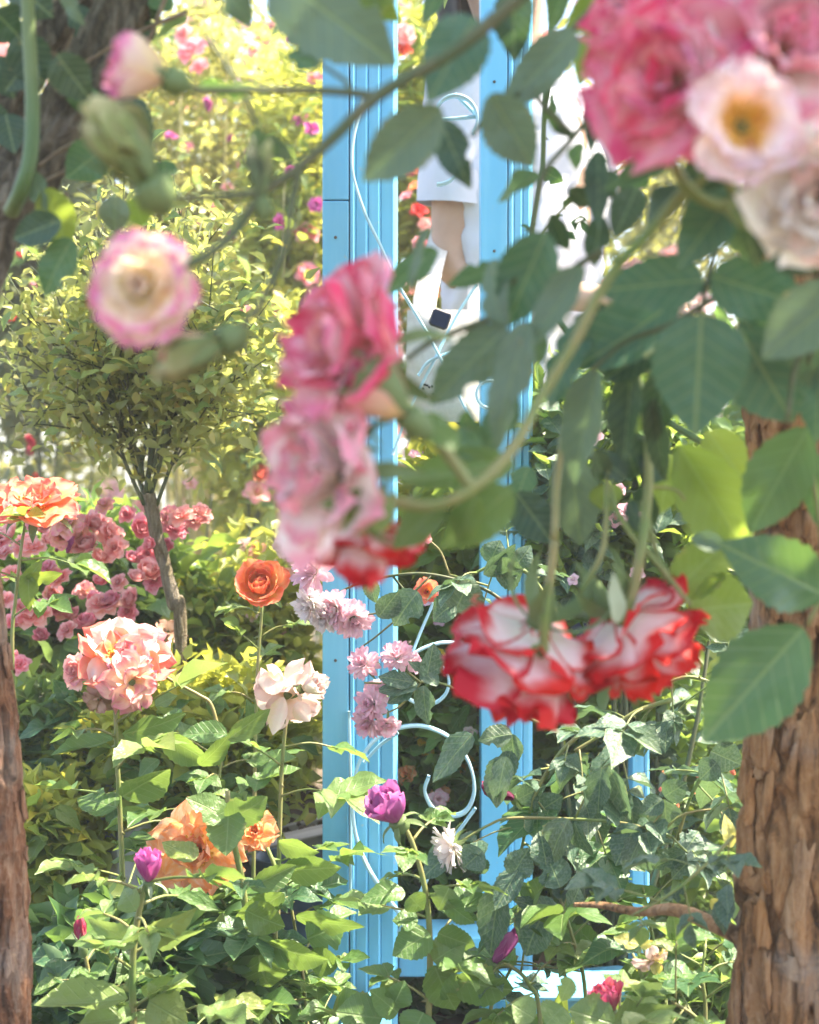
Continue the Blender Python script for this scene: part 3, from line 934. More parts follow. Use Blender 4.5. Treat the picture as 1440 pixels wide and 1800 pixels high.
# gnarled grey climbing stem, upper left
T = Thing("climbing_rose", "gnarled grey woody climber with a smooth green cane and large dark leaves", "climber", P(-60, 2450, 1.36))
tr, pl = trunk_part(T, "trunk", [P(-150, 2440, 1.36), P(-130, 1400, 1.36), P(-90, 700, 1.36), P(-30, 420, 1.36), P(50, 300, 1.36), P(120, 190, 1.36), P(190, 70, 1.37), P(260, -70, 1.38), P(330, -240, 1.4)], .029, .021, 'bark_grey', 12, rough=.26, n=64, rings=260, ridge=6, twist=4.0, plate=(75, 7))
tr2, pl2 = trunk_part(T, "trunk", [P(-160, 2440, 1.40), P(-150, 1100, 1.42), P(-90, 420, 1.42), P(-10, 220, 1.42), P(90, 60, 1.42), P(180, -80, 1.43)], .021, .017, 'bark_grey', 14, rough=.26, n=48, rings=200, ridge=5, twist=3.0, plate=(80, 7))
mb = MB()
pc = mb.tube([P(46, -80, 1.26), P(50, 40, 1.26), P(57, 170, 1.26), P(54, 270, 1.26), P(38, 332, 1.265), P(20, 372, 1.29)], .0047, .0062, 10, 8)
mb.thorns(pc, .005, .09, .005, RND)
T.part("cane", mb.mesh("cane"), M['cane'])
for a in [(58, 92, 14, 60, 118, 1.33), ]:
    pass
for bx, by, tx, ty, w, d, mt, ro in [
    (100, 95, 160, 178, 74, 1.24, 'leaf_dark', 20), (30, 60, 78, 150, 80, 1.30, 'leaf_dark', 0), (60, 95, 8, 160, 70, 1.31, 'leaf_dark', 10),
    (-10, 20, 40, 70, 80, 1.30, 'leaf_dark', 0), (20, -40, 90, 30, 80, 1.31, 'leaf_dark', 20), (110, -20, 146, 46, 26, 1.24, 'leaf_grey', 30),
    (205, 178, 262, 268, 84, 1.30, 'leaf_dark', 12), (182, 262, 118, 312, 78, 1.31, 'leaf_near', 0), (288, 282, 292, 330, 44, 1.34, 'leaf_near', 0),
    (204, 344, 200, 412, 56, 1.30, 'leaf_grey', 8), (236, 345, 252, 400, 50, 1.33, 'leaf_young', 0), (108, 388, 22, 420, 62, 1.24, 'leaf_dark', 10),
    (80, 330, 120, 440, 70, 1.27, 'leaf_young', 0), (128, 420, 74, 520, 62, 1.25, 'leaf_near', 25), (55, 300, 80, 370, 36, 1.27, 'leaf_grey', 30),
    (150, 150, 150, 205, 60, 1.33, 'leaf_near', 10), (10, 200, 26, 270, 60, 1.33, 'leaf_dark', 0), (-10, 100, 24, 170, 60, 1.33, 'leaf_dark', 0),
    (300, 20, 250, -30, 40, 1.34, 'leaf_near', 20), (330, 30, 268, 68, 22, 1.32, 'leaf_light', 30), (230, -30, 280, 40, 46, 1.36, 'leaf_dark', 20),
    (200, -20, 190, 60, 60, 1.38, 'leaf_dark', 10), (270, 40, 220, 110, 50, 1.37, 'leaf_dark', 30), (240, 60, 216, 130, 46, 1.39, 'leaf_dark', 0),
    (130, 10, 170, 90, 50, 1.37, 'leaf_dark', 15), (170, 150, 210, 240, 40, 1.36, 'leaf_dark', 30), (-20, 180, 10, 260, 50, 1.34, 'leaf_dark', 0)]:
    near_leaf(T, bx, by, tx, ty, w, d, mt, ro, RND.uniform(-.01, .02))
mb = MB()
for q in [[(58, 92), (80, 92), (100, 95)], [(120, 340), (100, 355), (108, 390), (128, 430)], [(150, 275), (115, 300), (75, 320)], [(330, 20), (230, 62), (150, 110)], [(160, 240), (110, 262), (70, 290)], [(300, -30), (250, 100), (205, 180)]]:
    mb.tube([P(x, y, 1.31) for x, y in q], .0022, .0012, 5, 4)
T.part("stem", mb.mesh("stem"), M['stem_brown'])
cp = canopy_points(700, -.85, -.10, 1.05, 1.8, 1.32, 1.55, 9, -.1)
T.part("crown", foliage_mesh(cp, .07, 15, 1.0, name="crown", aspect=.66), M['fol_mid'], kind='stuff')

# ---- the blue timber frame with its scrolled ironwork
D0 = 2.30
def pavilion_post(label, px, d, zt=2.6, w=(46, 5, 10, 22, 22, 30), depth=.07, joint=None, rails=False):
    s = d / F
    x0 = (px - 720) * s
    th = Thing("timber_post", label, "post", (x0, d, 0), "posts of the blue timber frame")
    # main board in two lengths with a joint, then the stepped and grooved mouldings beside it
    x = x0
    bw = w[0] * s
    zj = joint if joint else None
    mb = MB()
    if zj:
        mb.box((x + bw / 2, d + depth / 2, zj / 2 - .0004), (bw, depth, zj - .0008), bev=.0012)
        th.part("board", mb.mesh("board", False), M['blue'])
        mb = MB()
        mb.box((x + bw / 2, d + depth / 2, (zj + zt) / 2 + .0004), (bw, depth, zt - zj - .0008), bev=.0012)
    else:
        mb.box((x + bw / 2, d + depth / 2, zt / 2), (bw, depth, zt), bev=.0012)
    th.part("board", mb.mesh("board", False), M['blue'])
    x += bw + w[1] * s * .4
    setb = [.001, .006, .010, .015, .019, .024]
    for i, ww in enumerate(w[2:]):
        mb = MB()
        wd = ww * s
        c = min(.0062 if i == len(w) - 3 else .0030, wd * .42)
        y0, y1 = d + setb[i], d + setb[i] + .035
        prof = [(x, y0 + .002), (x + .0012, y0), (x + wd - c, y0), (x + wd, y0 + c * 1.8), (x + wd, y1), (x, y1)]
        n = len(prof)
        mb.v = [Vector((q[0], q[1], z)) for z in (0.0, zt) for q in prof]
        mb.uv = [(0, 0)] * (2 * n)
        mb.f = [(k, (k + 1) % n, n + (k + 1) % n, n + k) for k in range(n)] + [tuple(range(n))[::-1], tuple(range(n, 2 * n))]
        th.part("moulding", mb.mesh("moulding", False), M['blue'])
        x += wd
    mb = MB()
    mb.box(((x0 + bw + x) / 2, d + .058, zt / 2), (x - x0 - bw - .003, .030, zt - .004))
    th.part("backing", mb.mesh("backing", False), M['blue'])
    for zz in (.22, .55, .95, 1.12, 1.36, 1.75):
        if zz < zt - .1 and w[0] > 30:
            mb = MB(); mb.tube([(x0 + bw * .5, d - .0012, zz), (x0 + bw * .5, d + .002, zz)], .0022, .0022, 8, 1, False)
            th.part("nail_head", mb.mesh("nail_head"), M['stone_dark'])
    return th, x
zj = .75 + (900 - 352) / F * D0
tA, xA = pavilion_post("blue timber post with grooved mouldings behind the pale pink pompon roses", 567, D0, joint=zj)
tB, xB = pavilion_post("blue timber post standing behind the red and white hanging roses", 846, 2.42, w=(46, 5, 10, 16, 18))
tC, xC = pavilion_post("thin short blue timber post half hidden in dark leaves near the brown trunk", 1112, 2.42, zt=.75 + (900 - 1315) / F * 2.42, w=(20, 2, 10), depth=.05)
def rail(label, a, b, h, t, mat='blue', name="rail", bev=.002):
    a, b = Vector(a), Vector(b)
    th = Thing(name, label, "rail", a, "blue rails of the timber frame")
    dx = (b - a)
    rot = basis(dx, Vector((0, 0, 1)))
    mb = MB()
    mb.box((a + b) / 2, (dx.length, t, h), rot, bev)
    th.part("bar", mb.mesh("bar", False), M[mat])
    return th, rot
def zpx(py, d):
    return .75 + (900 - py) / F * d
th, rot = rail("blue low rail joining the two blue posts", (xA + .001, 2.40, zpx(1670, 2.40)), ((846 - 720) / F * 2.42 - .001, 2.40, zpx(1670, 2.40)), .052, .09)
mb = MB(); mb.box(((xA + .1) / 2, 2.40, zpx(1637, 2.40)), (.1 - xA - .004, .11, .008), bev=.001)
th.part("cap", mb.mesh("cap", False), M['blue'])
th, rot = rail("blue sill with a sunlit top running out from the second post", (.108 + .016, 2.30, .083), (.36, 2.32, .083), .05, .10)
mb = MB(); mb.box((.242, 2.305, .1105), (.245, .13, .006), bev=.001)
th.part("cap", mb.mesh("cap", False), M['blue'])
th, rot = rail("short blue skirting running back to the foot of the post with mouldings", (-.074, 2.10, .055), (-.034, 2.29, .055), .11, .022)
mb = MB(); mb.box((-.054, 2.195, .1125), (.19, .030, .005), basis(Vector((.04, .19, 0)), Vector((0, 0, 1))), .001)
th.part("cap", mb.mesh("cap", False), M['blue'])
th, rot = rail("blue bottom rail low behind the magenta rosebud stem", (.11, 2.44, .05), (.36, 2.52, .05), .06, .04)

th = Thing("scroll_panel", "pale blue scrolled iron panel between the two blue posts", "ironwork", (0.0, 2.27, 0.1))
def scroll(pts, d, w=.016, t=.0035):
    mb = MB()
    mb.strip([P(x, y, d) for x, y in pts], w, t, 10)
    th.part("scroll", mb.mesh("scroll"), M['blue_iron'])
def spiral(cx, cy, r0, r1, a0, a1, n=16):
    return [(cx + (r0 + (r1 - r0) * i / n) * math.cos(math.radians(a0 + (a1 - a0) * i / n)), cy + (r0 + (r1 - r0) * i / n) * math.sin(math.radians(a0 + (a1 - a0) * i / n))) for i in range(n + 1)]
DS = 2.275
scroll([(640, 170), (622, 240), (620, 300), (640, 370), (668, 430), (700, 500), (745, 575), (790, 660), (838, 760)], DS)
scroll([(838, 500), (800, 560), (760, 640), (720, 720), (690, 800)], DS + .02)
scroll(spiral(796, 205, 46, 24, 40, -250), DS)
scroll(spiral(775, 285, 40, 24, 100, -60), DS + .008)
scroll([(700, 215), (760, 212), (838, 205)], DS + .012, .010)
scroll([(800, 165), (840, 205)], DS + .016, .010)
scroll([(735, 660), (760, 632), (840, 605)], DS + .012, .010)
scroll(spiral(862, 692, 26, 22, 90, 300), DS - .012)
scroll(spiral(752, 1195, 50, 28, 180, -130), DS + .008)
scroll([(838, 1140), (800, 1130), (765, 1132), (725, 1152), (702, 1195)], DS + .004)
scroll([(762, 1060), (740, 1110), (722, 1155)], DS + .012, .010)
scroll([(700, 1600), (716, 1614)], DS, .016)
scroll([(640, 1340), (668, 1310), (700, 1288)], DS + .012, .012)
scroll([(722, 1625), (690, 1590), (650, 1530), (626, 1470), (620, 1410), (628, 1350), (655, 1305), (690, 1283), (740, 1276), (790, 1296), (822, 1335), (834, 1385), (822, 1422), (796, 1434), (764, 1424), (747, 1392), (754, 1364)], DS, .018, .004)
scroll([(836, 1420), (800, 1470), (760, 1530), (722, 1600), (700, 1640)], DS + .018, .012)
scroll([(614, 1250), (617, 1400), (616, 1600)], DS + .02, .006)
for x, y, a_ in ((690, 1284, .2), (702, 1196, 1.4), (712, 1612, .7), (700, 498, .6)):
    mb = MB(); mb.box(P(x, y, DS + .002), (.010, .022, .014), Matrix.Rotation(a_, 3, 'Y'), .002)
    th.part("collar", mb.mesh("collar", False), M['blue_iron'])
# ================================================================== THE PERSON BEHIND THE POSTS
def skin_mesh(name, joints, edges, root, levels=2):
    names = list(joints)
    me = bpy.data.meshes.new(name)
    me.from_pydata([joints[k][0] for k in names], [(names.index(a), names.index(b)) for a, b in edges], [])
    o = bpy.data.objects.new(name, me)
    sk = o.modifiers.new("skin", 'SKIN')
    sk.use_smooth_shade = True
    for k, dv in zip(names, me.skin_vertices[0].data if me.skin_vertices else []):
        pass
    if not me.skin_vertices:
        COL.objects.link(o)
        bpy.context.view_layer.objects.active = o
        bpy.ops.mesh.customdata_skin_add()
        COL.objects.unlink(o)
    for i, k in enumerate(names):
        r = joints[k][1]
        me.skin_vertices[0].data[i].radius = (r, r) if not isinstance(r, tuple) else r
        me.skin_vertices[0].data[i].use_root = (k == root)
    sb = o.modifiers.new("sub", 'SUBSURF')
    sb.levels = sb.render_levels = levels
    return o

def ring_loft(name, rings, n=28, wr=.006, seed=1, close=True):
    """rings: (centre, x half-width, y half-depth) -> cloth-like loft with folds"""
    v, f, uv = [], [], []
    for i, (c, rx, ry, ax) in enumerate(rings):
        c = Vector(c)
        for k in range(n):
            a = 2 * math.pi * k / n
            x, y = ax
            d = x * math.cos(a) * rx + y * math.sin(a) * ry
            w = wr * noise.fractal(Vector((c.x * 9 + math.cos(a) * 1.6, math.sin(a) * 1.6 + seed, c.z * 9)), .8, 2.2, 4)
            v.append(c + d + d.normalized() * w)
            uv.append((k / n, i / len(rings)))
    for i in range(len(rings) - 1):
        for k in range(n):
            f.append((i * n + k, i * n + (k + 1) % n, (i + 1) * n + (k + 1) % n, (i + 1) * n + k))
    if close:
        f.append(tuple((len(rings) - 1) * n + k for k in range(n)))
    return mesh_from(name, v, f, uv)

PX, PY = .188, 2.86
T = Thing("person", "person in a white T-shirt and dark trousers standing behind the blue posts", "person", (PX, PY, 0))
yaw = math.radians(48)
def B(x, y, z):                                # body space: x to the picture's right, y away
    return (PX + x * math.cos(yaw) - y * math.sin(yaw), PY + x * math.sin(yaw) + y * math.cos(yaw), z)
AL_S, AL_E, AL_W = B(-.150, 0, 1.41), B(-.150, .03, 1.135), B(-.03, -.17, 1.09)
J = {
    'pelvis': (B(0, 0, .92), (.14, .10)), 'waist': (B(0, 0, 1.08), (.115, .085)), 'chest': (B(0, 0, 1.28), (.14, .095)), 'neckb': (B(-.01, 0, 1.44), .075),
    'neck': (B(-.04, -.01, 1.515), .050), 'jaw': (B(-.075, -.035, 1.575), .062), 'head': (B(-.075, -.01, 1.65), .082), 'crown': (B(-.07, 0, 1.71), .066),
    'shl': (AL_S, .050), 'ell': (AL_E, .036), 'wrl': (AL_W, .025), 'hal': (B(.03, -.235, 1.075), (.034, .016)),
    'shr': (B(.17, 0, 1.41), .050), 'elr': (B(.20, .02, 1.12), .036), 'wrr': (B(.20, -.06, .90), .025), 'har': (B(.20, -.08, .82), (.034, .016)),
    'hipl': (B(-.085, 0, .86), .085), 'knl': (B(-.09, -.01, .49), .054), 'anl': (B(-.09, .02, .09), .036), 'tol': (B(-.10, -.13, .03), .034),
    'hipr': (B(.085, 0, .86), .085), 'knr': (B(.09, -.01, .49), .054), 'anr': (B(.09, .02, .09), .036), 'tor': (B(.10, -.13, .03), .034)}
E = [('pelvis', 'waist'), ('waist', 'chest'), ('chest', 'neckb'), ('neckb', 'neck'), ('neck', 'jaw'), ('jaw', 'head'), ('head', 'crown'), ('neckb', 'shl'), ('shl', 'ell'), ('ell', 'wrl'), ('wrl', 'hal'),
     ('neckb', 'shr'), ('shr', 'elr'), ('elr', 'wrr'), ('wrr', 'har'), ('pelvis', 'hipl'), ('hipl', 'knl'), ('knl', 'anl'), ('anl', 'tol'), ('pelvis', 'hipr'), ('hipr', 'knr'), ('knr', 'anr'), ('anr', 'tor')]
for side, hand, fx in (('l', Vector(J['hal'][0]), Vector((.05, -.05, -.01))), ('r', Vector(J['har'][0]), Vector((0, -.02, -.07)))):
    across = Vector((0, 0, 1)) if side == 'l' else Vector((0, 1, 0))
    for i, (ln, off) in enumerate(((.9, -.026), (1.05, -.009), (1.0, .009), (.8, .025))):
        a = hand + fx * .5 + across * off
        b = a + fx * ln * .55 + Vector((0, 0, -.012))
        c = b + fx * ln * .35 + Vector((-.015, .012, -.02))
        for nm, q, r in ((f'f{side}{i}a', a, .0095), (f'f{side}{i}b', b, .0088), (f'f{side}{i}c', c, .008)):
            J[nm] = (tuple(q), r)
        E += [('ha' + side, f'f{side}{i}a'), (f'f{side}{i}a', f'f{side}{i}b'), (f'f{side}{i}b', f'f{side}{i}c')]
    t1 = hand - fx * .15 + across * -.035
    J[f't{side}1'] = (tuple(t1), .011)
    J[f't{side}2'] = (tuple(t1 + fx * .5 + across * -.015), .009)
    E += [('ha' + side, f't{side}1'), (f't{side}1', f't{side}2')]
body = skin_mesh("body", J, E, 'pelvis')
body.data.materials.append(M['skin'])
COL.objects.link(body)
body.parent = T.o
body.location = -T.base
X, Y, Z = Vector((math.cos(yaw), math.sin(yaw), 0)), Vector((-math.sin(yaw), math.cos(yaw), 0)), Vector((0, 0, 1))
rings = [(B(0, 0, z), rx, ry, (X, Y)) for z, rx, ry in ((.84, .172, .125), (.86, .170, .123), (.95, .162, .118), (1.05, .155, .112), (1.15, .162, .114), (1.25, .172, .116), (1.34, .180, .112), (1.41, .176, .098), (1.45, .140, .085), (1.475, .085, .068), (1.485, .070, .06))]
def dense(rs, k=4):
    out = []
    for (c0, a0, b0, ax), (c1, a1, b1, _x) in zip(rs, rs[1:]):
        for i in range(k):
            t = i / k
            out.append((Vector(c0).lerp(Vector(c1), t), a0 + (a1 - a0) * t, b0 + (b1 - b0) * t, ax))
    return out + [rs[-1]]
sh = ring_loft("shirt", dense(rings, 7), 72, .022, 3)
so = T.part("shirt", sh, M['shirt'])
def sleeve(a, b, r0, r1, t0, t1, seed):
    a, b = Vector(a), Vector(b)
    d = (b - a).normalized()
    mt = basis(d, X)
    ax = (mt @ Vector((0, 1, 0)), mt @ Vector((0, 0, 1)))
    rs = [(a + d * (t0 + (t1 - t0) * i / 14), r0 + (r1 - r0) * i / 14, r0 + (r1 - r0) * i / 14, ax) for i in range(15)]
    me = ring_loft("sleeve", rs, 28, .009, seed, False)
    T.part("sleeve", me, M['shirt'])
sleeve(AL_S, AL_E, .062, .060, -.05, .165, 4)
sleeve(J['shr'][0], J['elr'][0], .062, .060, -.05, .165, 5)
for hp, kn, an in (('hipl', 'knl', 'anl'), ('hipr', 'knr', 'anr')):
    a, b, c = (Vector(J[q][0]) for q in (hp, kn, an))
    rs = [(Vector((a.x, a.y, .93)).lerp(Vector((PX, PY, .93)), .35), .115, .118, (X, Y)), (a, .102, .105, (X, Y)), (a.lerp(b, .5), .088, .090, (X, Y)), (b, .074, .076, (X, Y)), (b.lerp(c, .5), .068, .070, (X, Y)), (c, .062, .064, (X, Y))]
    T.part("trouser_leg", ring_loft("trouser_leg", dense(rs), 32, .012, 8, False), M['navy'])
# hair: a cap with a lock down to the shoulder, and the face's features
mb = MB()
hc = Vector(B(-.07, .012, 1.668))
n = 20
for i in range(11):
    th_ = math.pi * .62 * i / 10
    for k in range(n):
        a = 2 * math.pi * k / n
        d = X * math.sin(th_) * math.cos(a) * .090 + Y * math.sin(th_) * math.sin(a) * .103 + Z * math.cos(th_) * .102
        mb.v.append(hc + d * (1 + .05 * noise.noise(Vector((k * .9, i * .4, 2)))))
        mb.uv.append((k / n, i / 10))
for i in range(10):
    for k in range(n):
        mb.f.append((i * n + k, i * n + (k + 1) % n, (i + 1) * n + (k + 1) % n, (i + 1) * n + k))
mb.tube([hc + X * -.075 + Y * .02, hc + X * -.085 + Y * .02 + Z * -.08, hc + X * -.078 + Y * .01 + Z * -.16], .030, .016, 8, 5)
mb.tube([hc + X * .03 + Y * .075, hc + X * .04 + Y * .085 + Z * -.10, hc + X * .03 + Y * .08 + Z * -.17], .045, .02, 8, 5)
T.part("hair", mb.mesh("hair"), M['hair'])
fd = -Y
fc = Vector(B(-.075, -.10, 1.635))
mb = MB(); mb.tube([fc + Z * .035 + fd * -.012, fc + Z * .0 + fd * .006, fc + Z * -.006 + fd * .012], .007, .011, 7, 3)
T.part("nose", mb.mesh("nose"), M['skin'])
for s in (-1, 1):
    mb = MB(); mb.tube([fc + X * s * .030 + Z * .034 + fd * -.022, fc + X * s * .030 + Z * .034 + fd * -.010], .011, .006, 8, 2)
    T.part("eye", mb.mesh("eye"), M['black'])
    mb = MB(); mb.tube([Vector(B(-.075 + s * .083, -.005, 1.655)), Vector(B(-.075 + s * .090, .002, 1.635)), Vector(B(-.075 + s * .080, 0, 1.615))], .012, .008, 7, 3)
    T.part("ear", mb.mesh("ear"), M['skin'])
mb = MB(); mb.tube([fc + X * -.022 + Z * -.035 + fd * -.010, fc + Z * -.036 + fd * -.001, fc + X * .022 + Z * -.035 + fd * -.010], .006, .006, 6, 3)
T.part("mouth", mb.mesh("mouth"), M['p_spent'])

# cream canvas bag hanging from the forearm
T = Thing("tote_bag", "cream canvas tote bag hanging from the arm of the person in white", "bag", P(790, 740, 2.60))
mb = MB()
nx, nz = 10, 14
def bagpt(i, j, s):
    u, w = i / nx, j / nz
    x, y = 716 + 126 * u + 10 * (1 - w) * (u - .5), 742 - (742 - 545) * w
    th_ = .022 * math.sin(math.pi * u) ** .6 * math.sin(math.pi * min(1, w * .8 + .2)) ** .5
    return P(x, y, 2.60 + s * (th_ + .003) + .006 * noise.noise(Vector((u * 4, w * 4, s))))
for s in (-1, 1):
    k = len(mb.v)
    for j in range(nz + 1):
        for i in range(nx + 1):
            mb.v.append(bagpt(i, j, s)); mb.uv.append((i / nx, j / nz))
    for j in range(nz):
        for i in range(nx):
            a = k + j * (nx + 1) + i
            q = (a, a + 1, a + nx + 2, a + nx + 1)
            mb.f.append(q if s < 0 else q[::-1])
T.part("bag_body", mb.mesh("bag_body"), M['canvas'])
mb = MB(); mb.strip([P(742, 565, 2.60), P(752, 500, 2.66), P(772, 420, 2.76), P(790, 345, 2.83), P(800, 250, 2.88)], .036, .003, 8, Vector((1, 0, 0)))
T.part("strap", mb.mesh("strap"), M['canvas'])
mb = MB(); mb.strip([P(838, 565, 2.63), P(838, 480, 2.72), P(830, 400, 2.84), P(815, 300, 2.90)], .030, .003, 8, Vector((1, 0, 0)))
T.part("strap", mb.mesh("strap"), M['canvas'])
mb = MB()
rs_ = random.Random(4)
for k in range(9):
    mb.box(P(752 + rs_.uniform(-10, 14), 686 + rs_.uniform(-12, 12), 2.575), (.0035, .002, .0035))
T.part("print", mb.mesh("print"), M['black'], kind='stuff')
mb = MB()
mb.box(P(774, 561, 2.57), (.030, .012, .028), Matrix.Rotation(.35, 3, 'Y'), .004)
Tp = Thing("phone", "small black phone poking out of the cream tote bag", "phone", P(774, 575, 2.57))
Tp.part("case", mb.mesh("case", False), M['black'])
mb = MB(); mb.box(P(774, 561, 2.57) + Vector((0, -.0068, 0)), (.025, .0012, .023), Matrix.Rotation(.35, 3, 'Y'))
Tp.part("screen", mb.mesh("screen", False), M['navy'])
# ================================================================== BACKGROUND BUSHES
def W(px, py, d):
    return P(px, py, d)
def bush_px(name, label, cat, cx, cy, rx, ry, d, n, size, mat, seed, depth=None, **kw):
    s = d / F
    return bush(name, label, cat, W(cx, cy, d), (rx * s, (depth or max(rx, ry) * .7) * s if depth is None else depth, ry * s), n, size, mat, seed, **kw)
def dot_roses(th, lst, d, kinds, mats, seed, face=(0, -1, .5), jit=.08):
    r = random.Random(seed)
    for (x, y, wpx) in lst:
        dd = d + r.uniform(-jit, jit)
        fc = Vector(face) + Vector((r.uniform(-.7, .7), r.uniform(-.2, .4), r.uniform(-.4, .5)))
        small_rose(th, r.choice(kinds), r.choice(mats), W(x, y, dd), wpx / 2 / F * dd * 1.08, fc, r)

# far hedge of climbing roses: a row of tall shrubs that closes the view
hl = ["tall rose shrub at the far {}".format(q) for q in ("left edge of the garden behind the grey climber", "left, second from the edge in the back row", "back, third shrub along", "back beside the first blue post", "back, straight behind the gap between the blue posts", "back, just right of the person in white", "right, behind the big hanging leaves", "right edge behind the brown trunk")]
for i in range(8):
    x = -2.6 + i * .75
    r = random.Random(i)
    y = 7.6 + r.uniform(-.4, .5)
    t = bush("rose_shrub", hl[i], "shrub", (x, y, 1.5), (.62, .5, 1.5 + r.uniform(-.1, .3)), 7000, .062, ['fol_bright', 'fol_pale', 'fol_bright', 'fol_mid'][i % 4], 100 + i, "tall shrubs closing the back of the garden", own=0, clumps=22, clump_s=.30)
    for k in range(34):
        p = Vector((x + r.uniform(-.6, .6), y - .5 + r.uniform(-.1, .15), r.uniform(.5, 2.9)))
        small_rose(t, r.choice(['small', 'open']), r.choice(['p_rosepink', 'p_pale_pink', 'p_pompon2', 'p_peach']), p, r.uniform(.05, .085), (r.uniform(-.5, .5), -1, r.uniform(0, .6)), r)

# middle rows, loose pale clusters first
t = bush_px("rose_bush", "loose straggly rose bush with scattered small crimson blooms behind the pink rose", "bush", 360, 240, 210, 330, 5.0, 8500, .036, 'fol_pale', 41, own=70, own_mat='leaf_light', clumps=26, clump_s=.26, stems=60, stem_mat='straw', group="rose bushes behind the posts")
dot_roses(t, [(366, 196, 34), (375, 374, 36), (312, 376, 20), (352, 388, 16), (408, 420, 22), (430, 540, 26), (470, 548, 30), (418, 398, 22), (385, 480, 18), (340, 90, 56), (352, 120, 40), (300, 240, 22), (326, 60, 40), (450, 90, 36), (262, 420, 18), (290, 300, 26), (330, 260, 24), (420, 300, 26), (455, 360, 24), (400, 330, 20), (280, 350, 22), (480, 230, 26), (440, 270, 18), (240, 130, 26), (470, 440, 24), (500, 160, 28), (400, 250, 22)], 4.6, ['small', 'open', 'bud'], ['p_hotpink', 'p_rosepink', 'p_magenta'], 3)
dot_roses(t, [(340, 60, 70), (365, 100, 64), (330, 130, 60), (300, 95, 50), (420, 60, 60), (440, 120, 50), (465, 75, 44), (250, 200, 60), (230, 170, 50), (395, 150, 44), (350, 175, 40), (420, 200, 36), (190, 330, 40), (140, 390, 40)], 5.2, ['open', 'small'], ['p_pompon2', 'p_pale_pink', 'p_pompon', 'p_peach'], 33)
t = bush_px("rose_bush", "yellow green rose bush with magenta blooms left of the moulded blue post", "bush", 520, 330, 110, 300, 4.4, 5600, .038, 'fol_bright', 42, own=60, own_mat='leaf_young', clumps=20, stems=30, stem_mat='straw', group="rose bushes behind the posts")
dot_roses(t, [(537, 412, 48), (540, 484, 46), (548, 228, 30), (556, 360, 26), (528, 212, 30), (490, 392, 30), (512, 300, 20), (480, 548, 26), (554, 140, 34), (520, 70, 30)], 4.1, ['open', 'small'], ['p_magenta', 'p_hotpink'], 5)
t = bush_px("rose_bush", "bright bush with red and pink blooms seen between the blue posts", "bush", 765, 300, 110, 330, 4.6, 4600, .055, 'fol_bright', 43, own=50, own_mat='leaf_young', clumps=20, stems=14, group="rose bushes behind the posts")
dot_roses(t, [(712, 60, 40), (832, 62, 40), (736, 372, 32), (748, 395, 26), (730, 330, 26), (740, 430, 30), (722, 300, 24), (770, 380, 26), (715, 345, 22), (835, 80, 34), (760, 520, 30), (708, 90, 36)], 4.1, ['open', 'small'], ['p_red', 'p_rosepink', 'p_hotpink', 'p_coral'], 6)
dot_roses(t, [(722, 300, 24), (770, 470, 40), (790, 455, 30)], 4.1, ['small'], ['p_yellow'], 7)
t = bush_px("rose_bush", "dense light green bush with pale leaves behind the standard rose", "bush", 470, 720, 130, 330, 4.2, 5200, .05, 'fol_bright', 44, own=80, own_mat='leaf_light', clumps=22, group="rose bushes behind the posts")
dot_roses(t, [(455, 838, 44), (452, 868, 48), (430, 545, 26), (336, 852, 26), (492, 800, 26)], 3.9, ['ranunculus', 'small'], ['p_coral', 'p_rosepink', 'p_peach'], 8)
t = bush_px("rose_bush", "yellow green leafy bush under the orange cupped rose", "bush", 430, 1170, 170, 230, 2.9, 6000, .036, 'fol_bright', 45, own=110, own_mat='leaf_young', clumps=22, group="rose bushes behind the posts")
dot_roses(t, [(520, 975, 36), (500, 960, 40), (470, 1072, 30), (445, 1085, 24), (376, 1092, 28), (360, 1075, 26), (500, 1120, 20), (505, 1010, 26), (390, 1040, 22), (456, 968, 40), (430, 960, 34)], 2.85, ['small', 'open'], ['p_pale_peach', 'p_pompon2', 'p_peach'], 9)
t = bush_px("rose_bush", "dull green bush with small red blooms at the far side of the standard rose", "bush", 70, 480, 190, 330, 4.8, 5200, .055, 'fol_olive', 46, own=60, own_mat='leaf_mid', clumps=22, group="rose bushes behind the posts")
dot_roses(t, [(62, 508, 26), (12, 424, 28), (60, 786, 34), (56, 800, 30), (40, 452, 18), (112, 456, 20), (20, 560, 18), (84, 420, 20), (66, 840, 22)], 4.2, ['small', 'bud'], ['p_red', 'p_hotpink', 'p_crimson'], 10)
t = bush_px("rose_bush", "green bush with golden yellow blooms behind the iron scroll", "bush", 770, 1330, 110, 300, 2.58, 4200, .042, 'fol_mid', 47, depth=.10, own=90, own_mat='leaf_mid', clumps=20, group="rose bushes behind the posts")
dot_roses(t, [(748, 1300, 34), (752, 1322, 24), (795, 1326, 44), (822, 1345, 36), (716, 1362, 34), (775, 1400, 40), (790, 1180, 24), (772, 1150, 22), (700, 1320, 22), (826, 1290, 24)], 2.50, ['open', 'small'], ['p_yellow', 'p_yellow', 'p_orange_yellow', 'p_pale_peach'], 11, jit=.03)
dot_roses(t, [(770, 1405, 36), (726, 1450, 26)], 2.48, ['small'], ['p_pompon2'], 12)
t = bush_px("rose_bush", "sunlit bush of pale leaves between the posts below the tote bag", "bush", 780, 930, 120, 170, 2.62, 3600, .045, 'fol_bright', 48, depth=.09, own=60, own_mat='leaf_young', clumps=18, group="rose bushes behind the posts")
dot_roses(t, [(760, 1050, 46), (700, 830, 30), (752, 846, 30), (770, 920, 26), (728, 800, 22), (772, 1090, 26)], 2.50, ['open', 'small'], ['p_coral', 'p_peach', 'p_pompon2'], 13)
